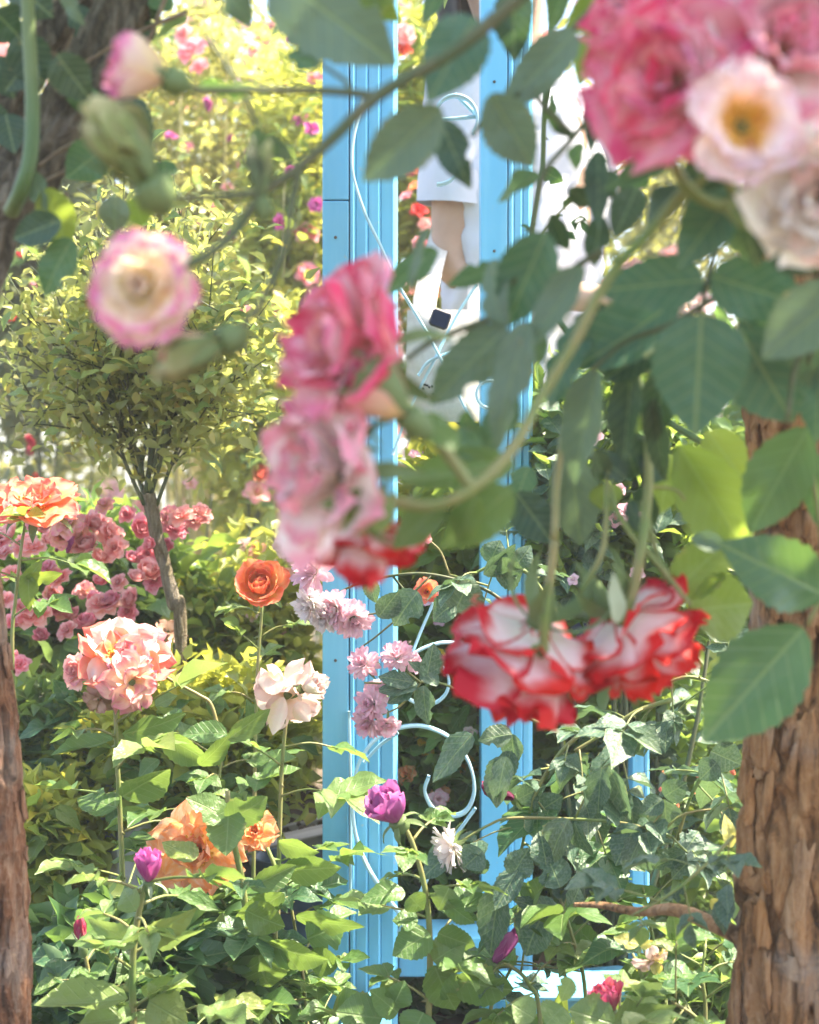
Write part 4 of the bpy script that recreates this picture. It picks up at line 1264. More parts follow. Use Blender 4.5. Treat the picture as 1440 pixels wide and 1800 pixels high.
t = bush_px("rose_bush", "shaded bush with white pink blossoms behind the long green rose stems", "bush", 1080, 900, 200, 260, 2.52, 5200, .045, 'fol_mid', 49, depth=.12, own=130, own_mat='leaf_dusty', clumps=24, group="rose bushes behind the posts")
dot_roses(t, [(1105, 905, 46), (1085, 915, 36), (1060, 880, 26), (1046, 770, 36), (1090, 860, 22), (1120, 1010, 26), (1010, 1020, 24)], 2.38, ['small', 'open'], ['p_pompon', 'p_pompon2'], 14, jit=.03)
t = bush_px("rose_bush", "leafy green bush with tiny orange buds beside the brown trunk", "bush", 1110, 1420, 220, 330, 2.75, 6500, .042, 'fol_mid', 50, own=150, own_mat='leaf_dusty', clumps=26, group="rose bushes behind the posts")
dot_roses(t, [(1178, 1358, 22), (1232, 1355, 26), (1228, 1395, 18), (1192, 1420, 20), (1290, 1362, 20), (1160, 1392, 14)], 2.42, ['bud', 'small'], ['p_orange', 'p_coral'], 15, jit=.02)
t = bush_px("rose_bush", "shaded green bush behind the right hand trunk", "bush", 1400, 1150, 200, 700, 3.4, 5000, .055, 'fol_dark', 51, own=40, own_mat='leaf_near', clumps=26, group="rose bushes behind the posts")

t = bush("rose_shrub", "tall rose shrub added past the brown trunk to shade the person in white", "shrub", (1.02, 3.1, 1.45), (.32, .36, 1.4), 3600, .07, 'fol_mid', 61, own=0, clumps=22)  # added mostly out of view to keep the sun off the shirt
# bed of pink roses at the left
t = bush_px("rose_bush", "low bush crowded with coral pink rosettes around the standard rose's trunk", "bush", 150, 1060, 250, 170, 2.85, 6000, .045, 'fol_mid', 52, own=140, own_mat='leaf_mid', clumps=24, group="rose bushes behind the posts")
R52 = [(120, 925, 50), (140, 945, 52), (165, 930, 54), (190, 945, 56), (160, 965, 50), (205, 965, 40), (175, 985, 36), (108, 945, 40), (92, 950, 34), (246, 930, 46), (20, 945, 48), (45, 960, 44), (58, 965, 40), (8, 975, 34), (0, 950, 40), (262, 975, 40), (258, 1010, 52), (275, 1020, 44), (240, 1020, 34), (236, 1055, 42), (182, 1065, 50), (200, 1060, 40), (158, 1100, 48), (100, 1070, 50), (120, 1075, 44), (88, 1048, 40), (55, 1085, 54), (40, 1070, 40), (10, 1055, 30), (75, 1075, 40), (180, 1025, 34), (210, 1025, 30), (165, 1060, 40), (130, 1085, 34), (30, 1160, 30), (36, 1170, 34), (300, 915, 48), (322, 910, 44), (345, 915, 46), (308, 935, 40), (352, 905, 36), (26, 1290, 30), (268, 958, 30), (110, 1020, 40), (90, 1010, 36), (225, 1075, 30), (72, 935, 36), (130, 905, 36)]
R52 = [(x, y, w_ * 1.12) for x, y, w_ in R52] + [(64, 920, 40), (84, 1000, 36), (20, 1010, 38), (150, 1040, 38), (228, 985, 36), (120, 1110, 40), (70, 1120, 36), (205, 1110, 36), (290, 960, 30), (30, 1095, 40), (185, 890, 36), (225, 905, 32)]
dot_roses(t, R52, 2.50, ['ranunculus', 'centred', 'ranunculus', 'open'], ['p_rosepink', 'p_hotpink', 'p_rosepink', 'p_rosepink', 'p_hotpink', 'p_peach'], 16, (.0, -.8, .6), .06)
dot_roses(t, [(98, 970, 34), (118, 972, 34)], 2.5, ['bud'], ['p_violet'], 17, (0, -.3, 1), .02)

# standard (tree) rose: thin trunk, airy fan of a crown
DT = 2.46
T = Thing("standard_rose", "standard rose with a thin crooked trunk and an airy fan of small leaves", "tree", W(322, 1140, DT) * 1.0)
T.o.location.z = 0; T.base = Vector(T.o.location)
bp = W(318, 1130, DT)
tr, pl = trunk_part(T, "trunk", [(bp.x + .01, bp.y, -.02), bp, W(306, 1060, DT), W(292, 1000, DT), W(278, 950, DT), W(268, 900, DT), W(262, 868, DT)], .0090, .0105, 'bark_thin', 9, rough=.2, n=20, rings=120, ridge=3)
head = W(262, 868, DT)
mb = MB()
rs = random.Random(88)
tips = []
for k in range(13):
    a = -1 + 2 * (k + rs.uniform(.1, .9)) / 13
    hgt = rs.uniform(.35, .6)
    e = W(262 + a * 190 * hgt + rs.uniform(-15, 15), 868 - (440 - abs(a) * 190) * hgt, DT + rs.uniform(-.10, .10))
    st_ = head + Vector((a * .012, rs.uniform(-.01, .01), rs.uniform(-.02, .05)))
    mid_ = st_.lerp(e, .5) + Vector((rs.uniform(-.02, .02), rs.uniform(-.02, .02), rs.uniform(0, .02)))
    main = mb.tube([st_, mid_, e], rs.uniform(.0028, .0050), .0022, 5, 6)
    for j in range(6):
        i0 = rs.randrange(5, len(main))
        b_ = main[min(i0, len(main) - 1)]
        aa = a + rs.uniform(-.35, .35)
        t_ = W(250 + aa * 225 + rs.uniform(-30, 30), 280 + min(1.2, abs(aa)) * 200 + rs.uniform(0, 260), DT + rs.uniform(-.18, .16))
        pl_ = mb.tube([b_, b_.lerp(t_, .5) + Vector((rs.uniform(-.03, .03), rs.uniform(-.03, .03), rs.uniform(0, .03))), t_], .0022, .0009, 4, 5)
        tips.append(pl_)
        for q in range(2):
            i = rs.randrange(2, len(pl_) - 1)
            o = pl_[i] + Vector((rs.uniform(-.08, .08), rs.uniform(-.06, .06), rs.uniform(-.02, .09)))
            mb.tube([pl_[i], o], .0014, .0007, 4, 2)
            tips.append([pl_[i], pl_[i].lerp(o, .5), o])
    if k % 2:
        tips.append([main[3], main[7], main[-1]])
T.part("limb", mb.mesh("limb"), M['stem_dark'])
g = np.random.default_rng(3)
pts = []
for pl_ in tips:
    n_ = rs.choice((10, 22, 34, 52)) if len(pl_) > 4 else rs.choice((4, 10, 22))
    for _ in range(n_):
        t_ = .0 + 1.0 * g.uniform(0, 1.0) ** .8
        i = min(len(pl_) - 2, int(t_ * (len(pl_) - 1)))
        b_ = pl_[i].lerp(pl_[i + 1], g.random())
        pts.append(np.array(b_) + g.normal(size=3) * .034)
pts = np.array(pts)
T.part("crown", foliage_mesh(pts, .026, 77, .5, name="crown", aspect=.55), M['fol_pale2'], kind='stuff')
for i in sorted(range(len(pts)), key=lambda q: pts[q][1] + rs.uniform(0, .3))[:150]:
    b_ = Vector(pts[i])
    d_ = Vector((rs.uniform(-1, 1), rs.uniform(-.7, .3), rs.uniform(-.4, .7))).normalized()
    put_leaf(T, b_, b_ + d_ * rs.uniform(.022, .034), .016, Vector((rs.uniform(-.5, .5), rs.uniform(-.8, .2), 1)), 'leaf_light', False, rs)

# dark lower bushes, left and centre
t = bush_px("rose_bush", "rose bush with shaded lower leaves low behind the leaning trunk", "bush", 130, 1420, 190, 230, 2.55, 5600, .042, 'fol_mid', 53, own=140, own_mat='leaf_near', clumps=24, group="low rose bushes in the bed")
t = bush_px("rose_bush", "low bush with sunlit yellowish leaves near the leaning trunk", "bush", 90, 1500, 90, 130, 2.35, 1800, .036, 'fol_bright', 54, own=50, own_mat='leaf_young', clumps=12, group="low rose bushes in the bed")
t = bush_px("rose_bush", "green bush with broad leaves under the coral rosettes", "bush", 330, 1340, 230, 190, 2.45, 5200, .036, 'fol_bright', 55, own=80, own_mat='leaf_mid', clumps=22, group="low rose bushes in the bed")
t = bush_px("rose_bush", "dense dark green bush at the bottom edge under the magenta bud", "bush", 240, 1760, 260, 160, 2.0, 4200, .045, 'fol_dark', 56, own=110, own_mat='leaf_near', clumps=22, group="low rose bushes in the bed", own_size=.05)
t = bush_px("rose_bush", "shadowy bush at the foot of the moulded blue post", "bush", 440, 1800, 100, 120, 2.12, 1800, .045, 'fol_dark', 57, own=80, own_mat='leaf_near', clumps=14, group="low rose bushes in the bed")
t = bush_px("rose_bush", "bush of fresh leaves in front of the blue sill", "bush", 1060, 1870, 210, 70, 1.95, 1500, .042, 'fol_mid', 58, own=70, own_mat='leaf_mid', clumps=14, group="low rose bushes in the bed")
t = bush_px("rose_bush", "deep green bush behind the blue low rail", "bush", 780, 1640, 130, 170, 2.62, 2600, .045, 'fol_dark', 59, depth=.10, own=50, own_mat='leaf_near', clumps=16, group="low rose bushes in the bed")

t = bush_px("rose_bush", "low green bush filling the ground beside the foot of the brown trunk", "bush", 1240, 1800, 130, 130, 2.25, 2200, .042, 'fol_mid', 60, own=60, own_mat='leaf_mid', clumps=16, group="low rose bushes in the bed")
# odds and ends lying in the bed
def rock(label, px, py, d, wpx, hpx, mat, seed, name="rock"):
    s = d / F
    v, f = [], []
    n, m = 14, 9
    r = random.Random(seed)
    off = Vector((r.uniform(0, 50), r.uniform(0, 50), 0))
    for i in range(m + 1):
        t = math.pi * i / m
        for k in range(n):
            a = 2 * math.pi * k / n
            q = Vector((math.sin(t) * math.cos(a), math.sin(t) * math.sin(a), math.cos(t)))
            q *= 1 + .35 * noise.fractal(q * 1.4 + off, 1, 2, 4)
            v.append((q.x * wpx / 2 * s, q.y * wpx / 2 * s, q.z * hpx / 2 * s))
    for i in range(m):
        for k in range(n):
            f.append((i * n + k, (i + 1) * n + k, (i + 1) * n + (k + 1) % n, i * n + (k + 1) % n))
    me = mesh_from(name, v, f, [(0, 0)] * len(v), False)
    me.materials.append(M[mat])
    o = bpy.data.objects.new(name, me)
    COL.objects.link(o)
    o.location = W(px, py, d)
    o["label"] = label; o["category"] = "rock"
rock("pale grey upright stone in the shade below the coral rosettes", 205, 1600, 2.42, 110, 440, 'stone', 1)
rock("grey stone behind the leaves beside the magenta bud", 236, 1640, 2.36, 120, 380, 'stone', 2)
mb = MB()
HX = W(530, 1500, 2.85).x
T = Thing("soil_heap", "heap of dark crumbly soil beside the blue post", "soil heap", (HX, 2.85, 0))
rr = random.Random(6)
def heap(r_, a):
    x, y = r_ * math.cos(a) * .30, r_ * math.sin(a) * .30
    return Vector((HX + x, 2.85 + y, -.01 + .31 * (1 - r_ ** 1.3) + .02 * noise.fractal(Vector((x * 40, y * 40, 1)), 1, 2, 4)))
vv = [heap(i / 24, 2 * math.pi * k / 48) for i in range(25) for k in range(48)]
ff = [(i * 48 + k, (i + 1) * 48 + k, (i + 1) * 48 + (k + 1) % 48, i * 48 + (k + 1) % 48) for i in range(24) for k in range(48)]
T.part("mound", mesh_from("mound", vv, ff, [(0, 0)] * len(vv)), M['soil'])
mb = MB()
for k in range(260):
    a = rr.uniform(3.0, 6.4)
    mb.box(heap(rr.random() ** .5, a) + Vector((0, 0, .004)), (rr.uniform(.006, .016),) * 3, Matrix.Rotation(a, 3, 'X') @ Matrix.Rotation(a * 2, 3, 'Z'), .002)
T.part("clods", mb.mesh("clods", False), M['soil'], kind='stuff')
T = Thing("plank", "weathered grey board lying under the dark soil heap", "board", W(470, 1495, 2.70))
mb = MB(); mb.box((W(505, 1484, 2.66).x, 2.70, W(505, 1488, 2.66).z), (.20, .09, .016), Matrix.Rotation(-.22, 3, 'Y'), .002)
T.part("wood", mb.mesh("wood", False), M['board'])
mb = MB(); mb.box((W(505, 1484, 2.66).x + .02, 2.80, W(505, 1488, 2.66).z + .012), (.20, .07, .016), Matrix.Rotation(-.18, 3, 'Y'), .002)
T.part("wood", mb.mesh("wood", False), M['board'])
# blue grey tub
T = Thing("tub", "dark blue grey plastic tub half hidden by leaves beside the blue post", "tub", W(515, 1660, 2.5))
mb = MB()
pc_ = W(520, 1650, 2.5)
prof = [(.052, 0), (.062, .11), (.068, .112), (.068, .122), (.060, .122), (.052, .03), (.0, .03)]
for i, (r_, z_) in enumerate(prof):
    for k in range(28):
        a = 2 * math.pi * k / 28
        mb.v.append(Vector((pc_.x + r_ * math.cos(a), pc_.y + r_ * math.sin(a), pc_.z + z_))); mb.uv.append((k / 28, i))
for i in range(len(prof) - 1):
    for k in range(28):
        mb.f.append((i * 28 + k, i * 28 + (k + 1) % 28, (i + 1) * 28 + (k + 1) % 28, (i + 1) * 28 + k))
T.part("bucket", mb.mesh("bucket"), M['tub'])
mb = MB(); mb.tube([(pc_.x - .067, pc_.y, pc_.z + .115), (pc_.x - .05, pc_.y - .06, pc_.z + .06), (pc_.x + .05, pc_.y - .06, pc_.z + .06), (pc_.x + .067, pc_.y, pc_.z + .115)], .002, .002, 6, 6)
T.part("handle", mb.mesh("handle"), M['stone_dark'])
mb = MB(); mb.box((pc_.x, pc_.y, pc_.z / 2 - .003), (.14, .14, pc_.z - .006), bev=.006)
T2 = Thing("plinth", "low stone block under the blue grey tub", "block", (pc_.x, pc_.y, 0))
T2.part("block", mb.mesh("block", False), M['stone'])
# ================================================================== ROSE STEMS IN FOCUS
def S(*q):                                     # stem points (px, py, d)
    return [P(*p) for p in q]
def dirpx(dx, dy, dz=0.0):                     # a direction by how it points in the photograph (dz > 0 away)
    return Vector((dx, dz, -dy))
LM = ['leaf_mid', 'leaf_mid', 'leaf_light']

T = Thing("rose_plant", "upright stem with a magenta bud and pale reflexed sepals by the left trunk", "rose", P(238, 2150, 1.80), "rose stems standing in the bed")
shoot(T, S((238, 2150, 1.80), (236, 1850, 1.80), (233, 1720, 1.80), (238, 1640, 1.80), (252, 1570, 1.80), (262, 1535, 1.80)), .0046, .040, 9, ['leaf_light', 'leaf_mid', 'leaf_light'], 31, .30, .90, 5, wfac=.5)
rose(T, 'halfbud', 'p_magenta', P(262, 1550, 1.80), .0225, dirpx(.0, -1, -.18), hi=True, sep='down', sep_mat='sepal_pale', name="rosebud")
for a in [(240, 1660, 155, 1618, 40, -15), (228, 1650, 130, 1655, 46, 40), (240, 1655, 345, 1600, 44, 35), (244, 1640, 360, 1645, 30, 60), (225, 1755, 60, 1770, 58, 45), (248, 1740, 330, 1725, 44, 50), (240, 1600, 215, 1560, 44, -20), (262, 1760, 330, 1800, 80, 10), (215, 1790, 140, 1800, 40, 30)]:
    near_leaf(T, a[0], a[1], a[2], a[3], a[4], 1.78, 'leaf_light', a[5], RND.uniform(-.03, .03))

T = Thing("rose_plant", "short stem with a small closed crimson bud in long green sepals", "rose", P(165, 2150, 1.86), "rose stems standing in the bed")
shoot(T, S((175, 2150, 1.86), (170, 1800, 1.86), (158, 1720, 1.86), (147, 1665, 1.86)), .0032, .032, 5, LM, 32, .35, .85, 5)
rose(T, 'bud', 'p_crimson', P(146, 1664, 1.86), .018, dirpx(-.1, -1, 0), sep='hug', sep_mat='sepal_pale', name="rosebud")

T = Thing("rose_plant", "rose stem with a ruffled orange and yellow striped bloom behind its own leaves", "rose", P(425, 2150, 1.98), "rose stems standing in the bed")
shoot(T, S((440, 2150, 1.98), (438, 1800, 1.98), (436, 1650, 1.97), (424, 1540, 1.97), (404, 1450, 1.96), (400, 1390, 1.96)), .0050, .050, 6, ['leaf_mid', 'leaf_near', 'leaf_mid'], 33, .25, .62, 5, wfac=.58)
rose(T, 'loose', 'p_orange_yellow', P(350, 1495, 2.0), .050, dirpx(-.15, -.25, -1), hi=True, stamens=True)
mb = MB(); mb.tube(S((436, 1650, 1.97), (400, 1600, 2.03), (362, 1530, 2.06)), .0022, .0018, 6, 5); T.part("stem", mb.mesh("stem"), M['stem'])
for a in [(402, 1420, 398, 1505, 70, 10), (400, 1440, 330, 1400, 50, 30), (400, 1440, 470, 1405, 56, 35), (345, 1510, 285, 1480, 40, 40), (440, 1560, 520, 1520, 46, 20), (432, 1600, 500, 1630, 60, 10), (448, 1640, 470, 1745, 110, 15), (430, 1630, 360, 1640, 40, 50), (470, 1660, 575, 1690, 50, 40), (500, 1570, 410, 1620, 44, -20)]:
    near_leaf(T, a[0], a[1], a[2], a[3], a[4], 1.94, 'leaf_mid', a[5], RND.uniform(-.03, .03))

T = Thing("rose_plant", "leafy rose stem with a half hidden orange bloom beside the striped one", "rose", P(490, 2150, 2.02), "rose stems standing in the bed")
shoot(T, S((486, 2150, 2.02), (482, 1800, 2.02), (484, 1640, 2.02), (486, 1540, 2.02), (470, 1490, 2.03)), .0040, .054, 6, ['leaf_mid', 'leaf_near'], 34, .25, .7, 5)
rose(T, 'open', 'p_orange_yellow', P(448, 1462, 2.05), .028, dirpx(.1, -.4, -1))
for a in [(500, 1530, 600, 1525, 50, 35), (540, 1650, 608, 1622, 80, 10), (520, 1610, 640, 1635, 30, 50), (545, 1690, 600, 1690, 50, 15), (490, 1480, 560, 1500, 34, 40)]:
    near_leaf(T, a[0], a[1], a[2], a[3], a[4], 1.99, 'leaf_mid', a[5], RND.uniform(-.03, .03))

T = Thing("rose_plant", "tall stem topped by a blown pink and peach rose cluster gone brown beneath", "rose", P(210, 2200, 2.10), "rose stems standing in the bed")
shoot(T, S((225, 2200, 2.10), (222, 1800, 2.10), (214, 1500, 2.10), (206, 1330, 2.10), (203, 1245, 2.10)), .0042, .060, 9, LM, 35, .35, .93, (3, 5), wfac=.56)
rose(T, 'loose', 'p_peach', P(215, 1165, 2.10), .052, dirpx(.25, -.55, -.7), hi=True, stamens=True, mats=['p_peach', 'p_peach', 'p_pale_peach', 'p_coral'])
rose(T, 'centred', 'p_rosepink', P(140, 1180, 2.11), .024, dirpx(-.6, -.2, -.8), mats=['p_rosepink', 'p_peach'])
rose(T, 'blown', 'p_peach', P(232, 1200, 2.07), .036, dirpx(.5, .1, -.8), hi=True)
rose(T, 'blown', 'p_spent', P(175, 1228, 2.09), .022, dirpx(-.1, .5, -.8), label="withered brown bloom")
mb = MB(); mb.tube(S((250, 1162, 2.12), (300, 1195, 2.12), (350, 1222, 2.12), (372, 1240, 2.12), (388, 1300, 2.12)), .0022, .0026, 6, 5); T.part("stem", mb.mesh("stem"), M['stem'])
for a in [(200, 1300, 90, 1330, 30, 55), (215, 1290, 330, 1260, 40, 45), (280, 1290, 372, 1340, 50, 30), (350, 1345, 410, 1290, 36, 25), (215, 1400, 300, 1350, 60, 35), (205, 1420, 135, 1400, 50, 40)]:
    near_leaf(T, a[0], a[1], a[2], a[3], a[4], 2.08, 'leaf_mid', a[5], RND.uniform(-.03, .03))

T = Thing("rose_plant", "stem carrying a drooping faded blush rose losing its petals next to the post", "rose", P(490, 2200, 2.12), "rose stems standing in the bed")
shoot(T, S((492, 2200, 2.12), (488, 1700, 2.12), (492, 1450, 2.12), (497, 1330, 2.12), (506, 1240, 2.12)), .0036, .055, 7, LM, 36, .35, .82, (3, 5))
rose(T, 'blown', 'p_pale_peach', P(506, 1222, 2.12), .044, dirpx(.0, .35, -.9), hi=True, mats=['p_pale_peach'])
rose(T, 'halfbud', 'p_cream', P(532, 1210, 2.10), .021, dirpx(.8, -.3, -.5), hi=True, mats=['p_pale_peach', 'p_cream'])
for a in [(498, 1225, 480, 1292, 34, 10), (520, 1235, 545, 1268, 34, 10), (500, 1205, 452, 1195, 40, 10)]:
    near_leaf(T, a[0], a[1], a[2], a[3], a[4], 2.10, 'p_pale_peach', a[5])
for a in [(400, 1300, 475, 1245, 40, 20), (400, 1290, 320, 1290, 40, 35)]:
    near_leaf(T, a[0], a[1], a[2], a[3], a[4], 2.0, 'leaf_mid', a[5])

T = Thing("rose_plant", "stem with a wide open coral orange rose at the left edge above the trunk", "rose", P(30, 2200, 2.15), "rose stems standing in the bed")
shoot(T, S((50, 2200, 2.15), (34, 1500, 2.15), (22, 1150, 2.15), (28, 1050, 2.15), (38, 960, 2.15), (44, 925, 2.15)), .0030, .042, 7, ['leaf_young', 'leaf_mid'], 37, .45, .9, (3, 5))
rose(T, 'loose', 'p_coral', P(62, 895, 2.15), .054, dirpx(.10, -.85, -.5), hi=True, stamens=True, squash=.8)
for a in [(45, 1020, 110, 1010, 26, 30), (50, 1010, 52, 1075, 34, 10), (42, 1025, 75, 985, 24, 10)]:
    near_leaf(T, a[0], a[1], a[2], a[3], a[4], 2.13, 'leaf_young', a[5])

T = Thing("rose_plant", "stem with a full cupped orange rose like a ranunculus beside the pompons", "rose", P(455, 2200, 2.25), "rose stems standing in the bed")
shoot(T, S((440, 2200, 2.25), (446, 1500, 2.25), (452, 1200, 2.25), (462, 1060, 2.25)), .0032, .042, 8, ['leaf_young', 'leaf_light'], 38, .5, .95, 5)
rose(T, 'ranunculus', 'p_orange', P(458, 1036, 2.25), .043, dirpx(.05, -.45, -.9), hi=True, mats=['p_orange', 'p_orange', 'p_coral'])

T = Thing("rose_spray", "arching spray of fluffy pale pink pompon roses across the top of the moulded post", "rose spray", P(880, 1030, 2.0), "flowering sprays across the posts")
mb = MB(); pl_ = mb.tube(S((900, 1070, 2.0), (850, 1035, 2.0), (760, 1010, 2.0), (690, 1012, 2.0), (620, 1030, 2.02), (575, 1055, 2.03)), .0024, .0012, 6, 6)
mb.tube(S((690, 1012, 2.0), (720, 1060, 2.0), (672, 1110, 2.0), (625, 1145, 2.0)), .0016, .001, 5, 5)
mb.tube(S((760, 1010, 2.0), (690, 1070, 1.99), (600, 1085, 2.0)), .0014, .001, 5, 5)
T.part("stem", mb.mesh("stem"), M['stem_dark'])
for x, y, s, fx, fy, mt in [(552, 1005, 44, -.5, -.3, 'p_pompon'), (590, 1070, 40, -.5, .1, 'p_pompon'), (620, 1088, 38, .2, .3, 'p_pompon'), (548, 1062, 36, -.7, .3, 'p_quill'), (572, 1085, 30, -.3, .6, 'p_quill')]:
    rose(T, 'pompon', mt, P(x, y, 2.0 + RND.uniform(-.015, .015)), s / F * 2.0, dirpx(fx, fy, -.7), sep=None)
for a in [(735, 1040, 690, 1100, 60, 25), (800, 1075, 830, 1010, 78, 15), (800, 1060, 760, 1090, 50, 30), (650, 1015, 660, 1060, 30, 20), (665, 1085, 700, 1040, 46, 20), (870, 1010, 920, 1000, 60, 30), (860, 990, 880, 950, 50, 10), (850, 1010, 905, 955, 40, 55), (905, 995, 935, 960, 40, 20)]:
    near_leaf(T, a[0], a[1], a[2], a[3], a[4], 1.96, 'leaf_dusty', a[5])

T = Thing("rose_spray", "drooping spray of small blush pink roses beside the iron scrolls", "rose spray", P(980, 1280, 1.95), "flowering sprays across the posts")
mb = MB(); mb.tube(S((990, 1290, 1.95), (900, 1250, 1.95), (830, 1225, 1.95), (770, 1200, 1.95), (700, 1202, 1.95), (640, 1200, 1.95)), .0020, .0012, 6, 6)
mb.tube(S((740, 1200, 1.95), (715, 1180, 1.95), (698, 1165, 1.95)), .0013, .001, 5, 4)
mb.tube(S((740, 1200, 1.95), (705, 1240, 1.95), (668, 1258, 1.95)), .0013, .001, 5, 4)
T.part("stem", mb.mesh("stem"), M['stem'])
for x, y, s, fx, fy, k in [(640, 1168, 32, -.4, -.5, 'pompon'), (698, 1155, 32, -.1, -.8, 'pompon'), (722, 1165, 22, .8, -.3, 'small'), (655, 1238, 34, -.5, -.2, 'pompon'), (650, 1268, 32, -.4, .4, 'pompon'), (680, 1272, 26, .3, .5, 'small'), (662, 1220, 26, 0, -.5, 'small')]:
    rose(T, k, 'p_pompon2', P(x, y, 1.95 + RND.uniform(-.012, .012)), s / F * 1.95, dirpx(fx, fy, -.7), sep='down', mats=['p_pompon2', 'p_pompon2', 'p_pompon'])
for a in [(725, 1200, 665, 1188, 32, 30), (735, 1205, 660, 1215, 30, 40), (725, 1210, 680, 1235, 30, 40), (750, 1195, 762, 1130, 42, 30), (745, 1205, 750, 1275, 36, 30), (770, 1205, 720, 1160, 26, 35)]:
    near_leaf(T, a[0], a[1], a[2], a[3], a[4], 1.93, 'leaf_dusty', a[5])

T = Thing("rose_plant", "leafy rose stem with a plump violet magenta bloom against the blue post", "rose", P(755, 2150, 1.86), "rose stems standing in the bed")
shoot(T, S((752, 2150, 1.86), (752, 1850, 1.86), (756, 1690, 1.86), (750, 1580, 1.86), (728, 1490, 1.86), (703, 1438, 1.86)), .0042, .044, 8, ['leaf_mid', 'leaf_mid', 'leaf_light'], 39, .30, .85, 5, wfac=.66)
rose(T, 'halfbud', 'p_violet', P(698, 1442, 1.86), .036, dirpx(-.45, -.75, -.35), hi=True, sep='down', squash=.75)
for a in [(712, 1568, 635, 1580, 42, 30), (755, 1640, 690, 1680, 64, 20), (770, 1640, 835, 1665, 48, 35), (765, 1700, 800, 1780, 70, 15), (720, 1575, 745, 1600, 44, 10), (790, 1560, 770, 1600, 56, 10), (785, 1585, 832, 1625, 34, 35), (800, 1720, 905, 1745, 70, 30), (700, 1780, 650, 1740, 50, 20), (672, 1790, 590, 1780, 76, 15), (690, 1770, 712, 1725, 50, 15), (762, 1690, 820, 1650, 60, -10), (745, 1780, 720, 1830, 70, 10), (790, 1700, 760, 1760, 64, 10), (735, 1620, 690, 1615, 36, 40)]:
    near_leaf(T, a[0], a[1], a[2], a[3], a[4], 1.84, 'leaf_mid', a[5], RND.uniform(-.02, .02))

T = Thing("rose_spray", "side shoot bearing a shaggy white quilled bloom seen from behind at the second post", "rose spray", P(1080, 1450, 1.9), "flowering sprays across the posts")
mb = MB(); pl_ = mb.tube(S((1180, 1470, 1.86), (1100, 1448, 1.88), (1010, 1440, 1.9), (900, 1438, 1.9), (860, 1450, 1.9), (812, 1478, 1.9)), .0022, .0014, 6, 6)
mb.tube(S((1010, 1440, 1.9), (1040, 1380, 1.9), (1058, 1350, 1.9)), .0014, .0009, 5, 4)
mb.tube(S((1160, 1466, 1.86), (1205, 1430, 1.86), (1290, 1420, 1.86)), .0016, .0012, 5, 4)
mb.tube(S((1180, 1470, 1.86), (1210, 1500, 1.86), (1250, 1530, 1.86)), .0014, .001, 5, 4)
T.part("stem", mb.mesh("stem"), M['stem'])
rose(T, 'pompon', 'p_quill', P(798, 1488, 1.9), .030, dirpx(-.75, .30, .05), sep='down')
for a in [(1058, 1350, 1050, 1430, 46, 25), (1010, 1445, 1040, 1510, 30, 40), (1000, 1440, 960, 1520, 56, 30), (1090, 1440, 1060, 1415, 30, 60), (1168, 1400, 1208, 1375, 44, 10), (1165, 1405, 1130, 1430, 40, 15), (1168, 1405, 1172, 1460, 62, 5), (1205, 1495, 1230, 1460, 48, 10), (1205, 1500, 1145, 1525, 36, 20), (1210, 1505, 1275, 1535, 46, 10), (1215, 1510, 1180, 1545, 40, 10), (1120, 1450, 1080, 1520, 56, 25), (1130, 1455, 1140, 1540, 44, 30), (1250, 1320, 1305, 1345, 60, 10), (1260, 1340, 1230, 1370, 46, 10), (1250, 1260, 1310, 1300, 60, 10), (1070, 1345, 1110, 1440, 44, 35), (960, 1520, 950, 1460, 50, 30), (830, 1500, 852, 1538, 40, 20), (848, 1495, 815, 1525, 54, 10)]:
    near_leaf(T, a[0], a[1], a[2], a[3], a[4], 1.87, 'leaf_dusty', a[5], RND.uniform(-.02, .02))

T = Thing("rose_plant", "low stem with a loose violet pink bud among grey green leaves at the second post", "rose", P(950, 2150, 1.9), "rose stems standing in the bed")
shoot(T, S((960, 2150, 1.9), (950, 1800, 1.9), (930, 1730, 1.9), (900, 1700, 1.9), (872, 1690, 1.9)), .003, .042, 5, ['leaf_dusty', 'leaf_mid'], 51, .4, .9, 5)
rose(T, 'bud', 'p_violet', P(868, 1692, 1.9), .027, dirpx(.55, -.8, -.2), hi=True, skip=.15, name="rosebud")
for a in [(880, 1555, 860, 1680, 60, 20), (910, 1530, 870, 1600, 46, 20), (960, 1600, 920, 1680, 80, 25), (985, 1610, 900, 1580, 40, 40), (890, 1330, 870, 1420, 40, 35), (985, 1560, 960, 1500, 60, 20), (900, 1540, 930, 1490, 54, 15), (1000, 1600, 1020, 1560, 40, 50)]:
    near_leaf(T, a[0], a[1], a[2], a[3], a[4], 1.87, 'leaf_dusty', a[5], RND.uniform(-.02, .02))

T = Thing("rose_spray", "hanging shoot with a dark maroon bud and dusty leaves on the second post", "rose spray", P(960, 1440, 1.97), "flowering sprays across the posts")
mb = MB(); mb.tube(S((1000, 1460, 1.97), (950, 1430, 1.97), (905, 1405, 1.97)), .0018, .0014, 6, 5); T.part("stem", mb.mesh("stem"), M['stem_dark'])
rose(T, 'bud', 'p_maroon', P(904, 1404, 1.97), .024, dirpx(-.75, -.35, -.2), hi=True, name="rosebud")
for a in [(885, 1330, 868, 1420, 50, 30), (898, 1320, 882, 1385, 40, 20), (900, 1290, 840, 1300, 40, 25), (900, 1290, 905, 1345, 40, 25), (910, 1405, 960, 1380, 40, 20), (940, 1430, 990, 1400, 50, 20), (830, 1290, 760, 1375, 46, 50)]:
    near_leaf(T, a[0], a[1], a[2], a[3], a[4], 1.95, 'leaf_dusty', a[5])

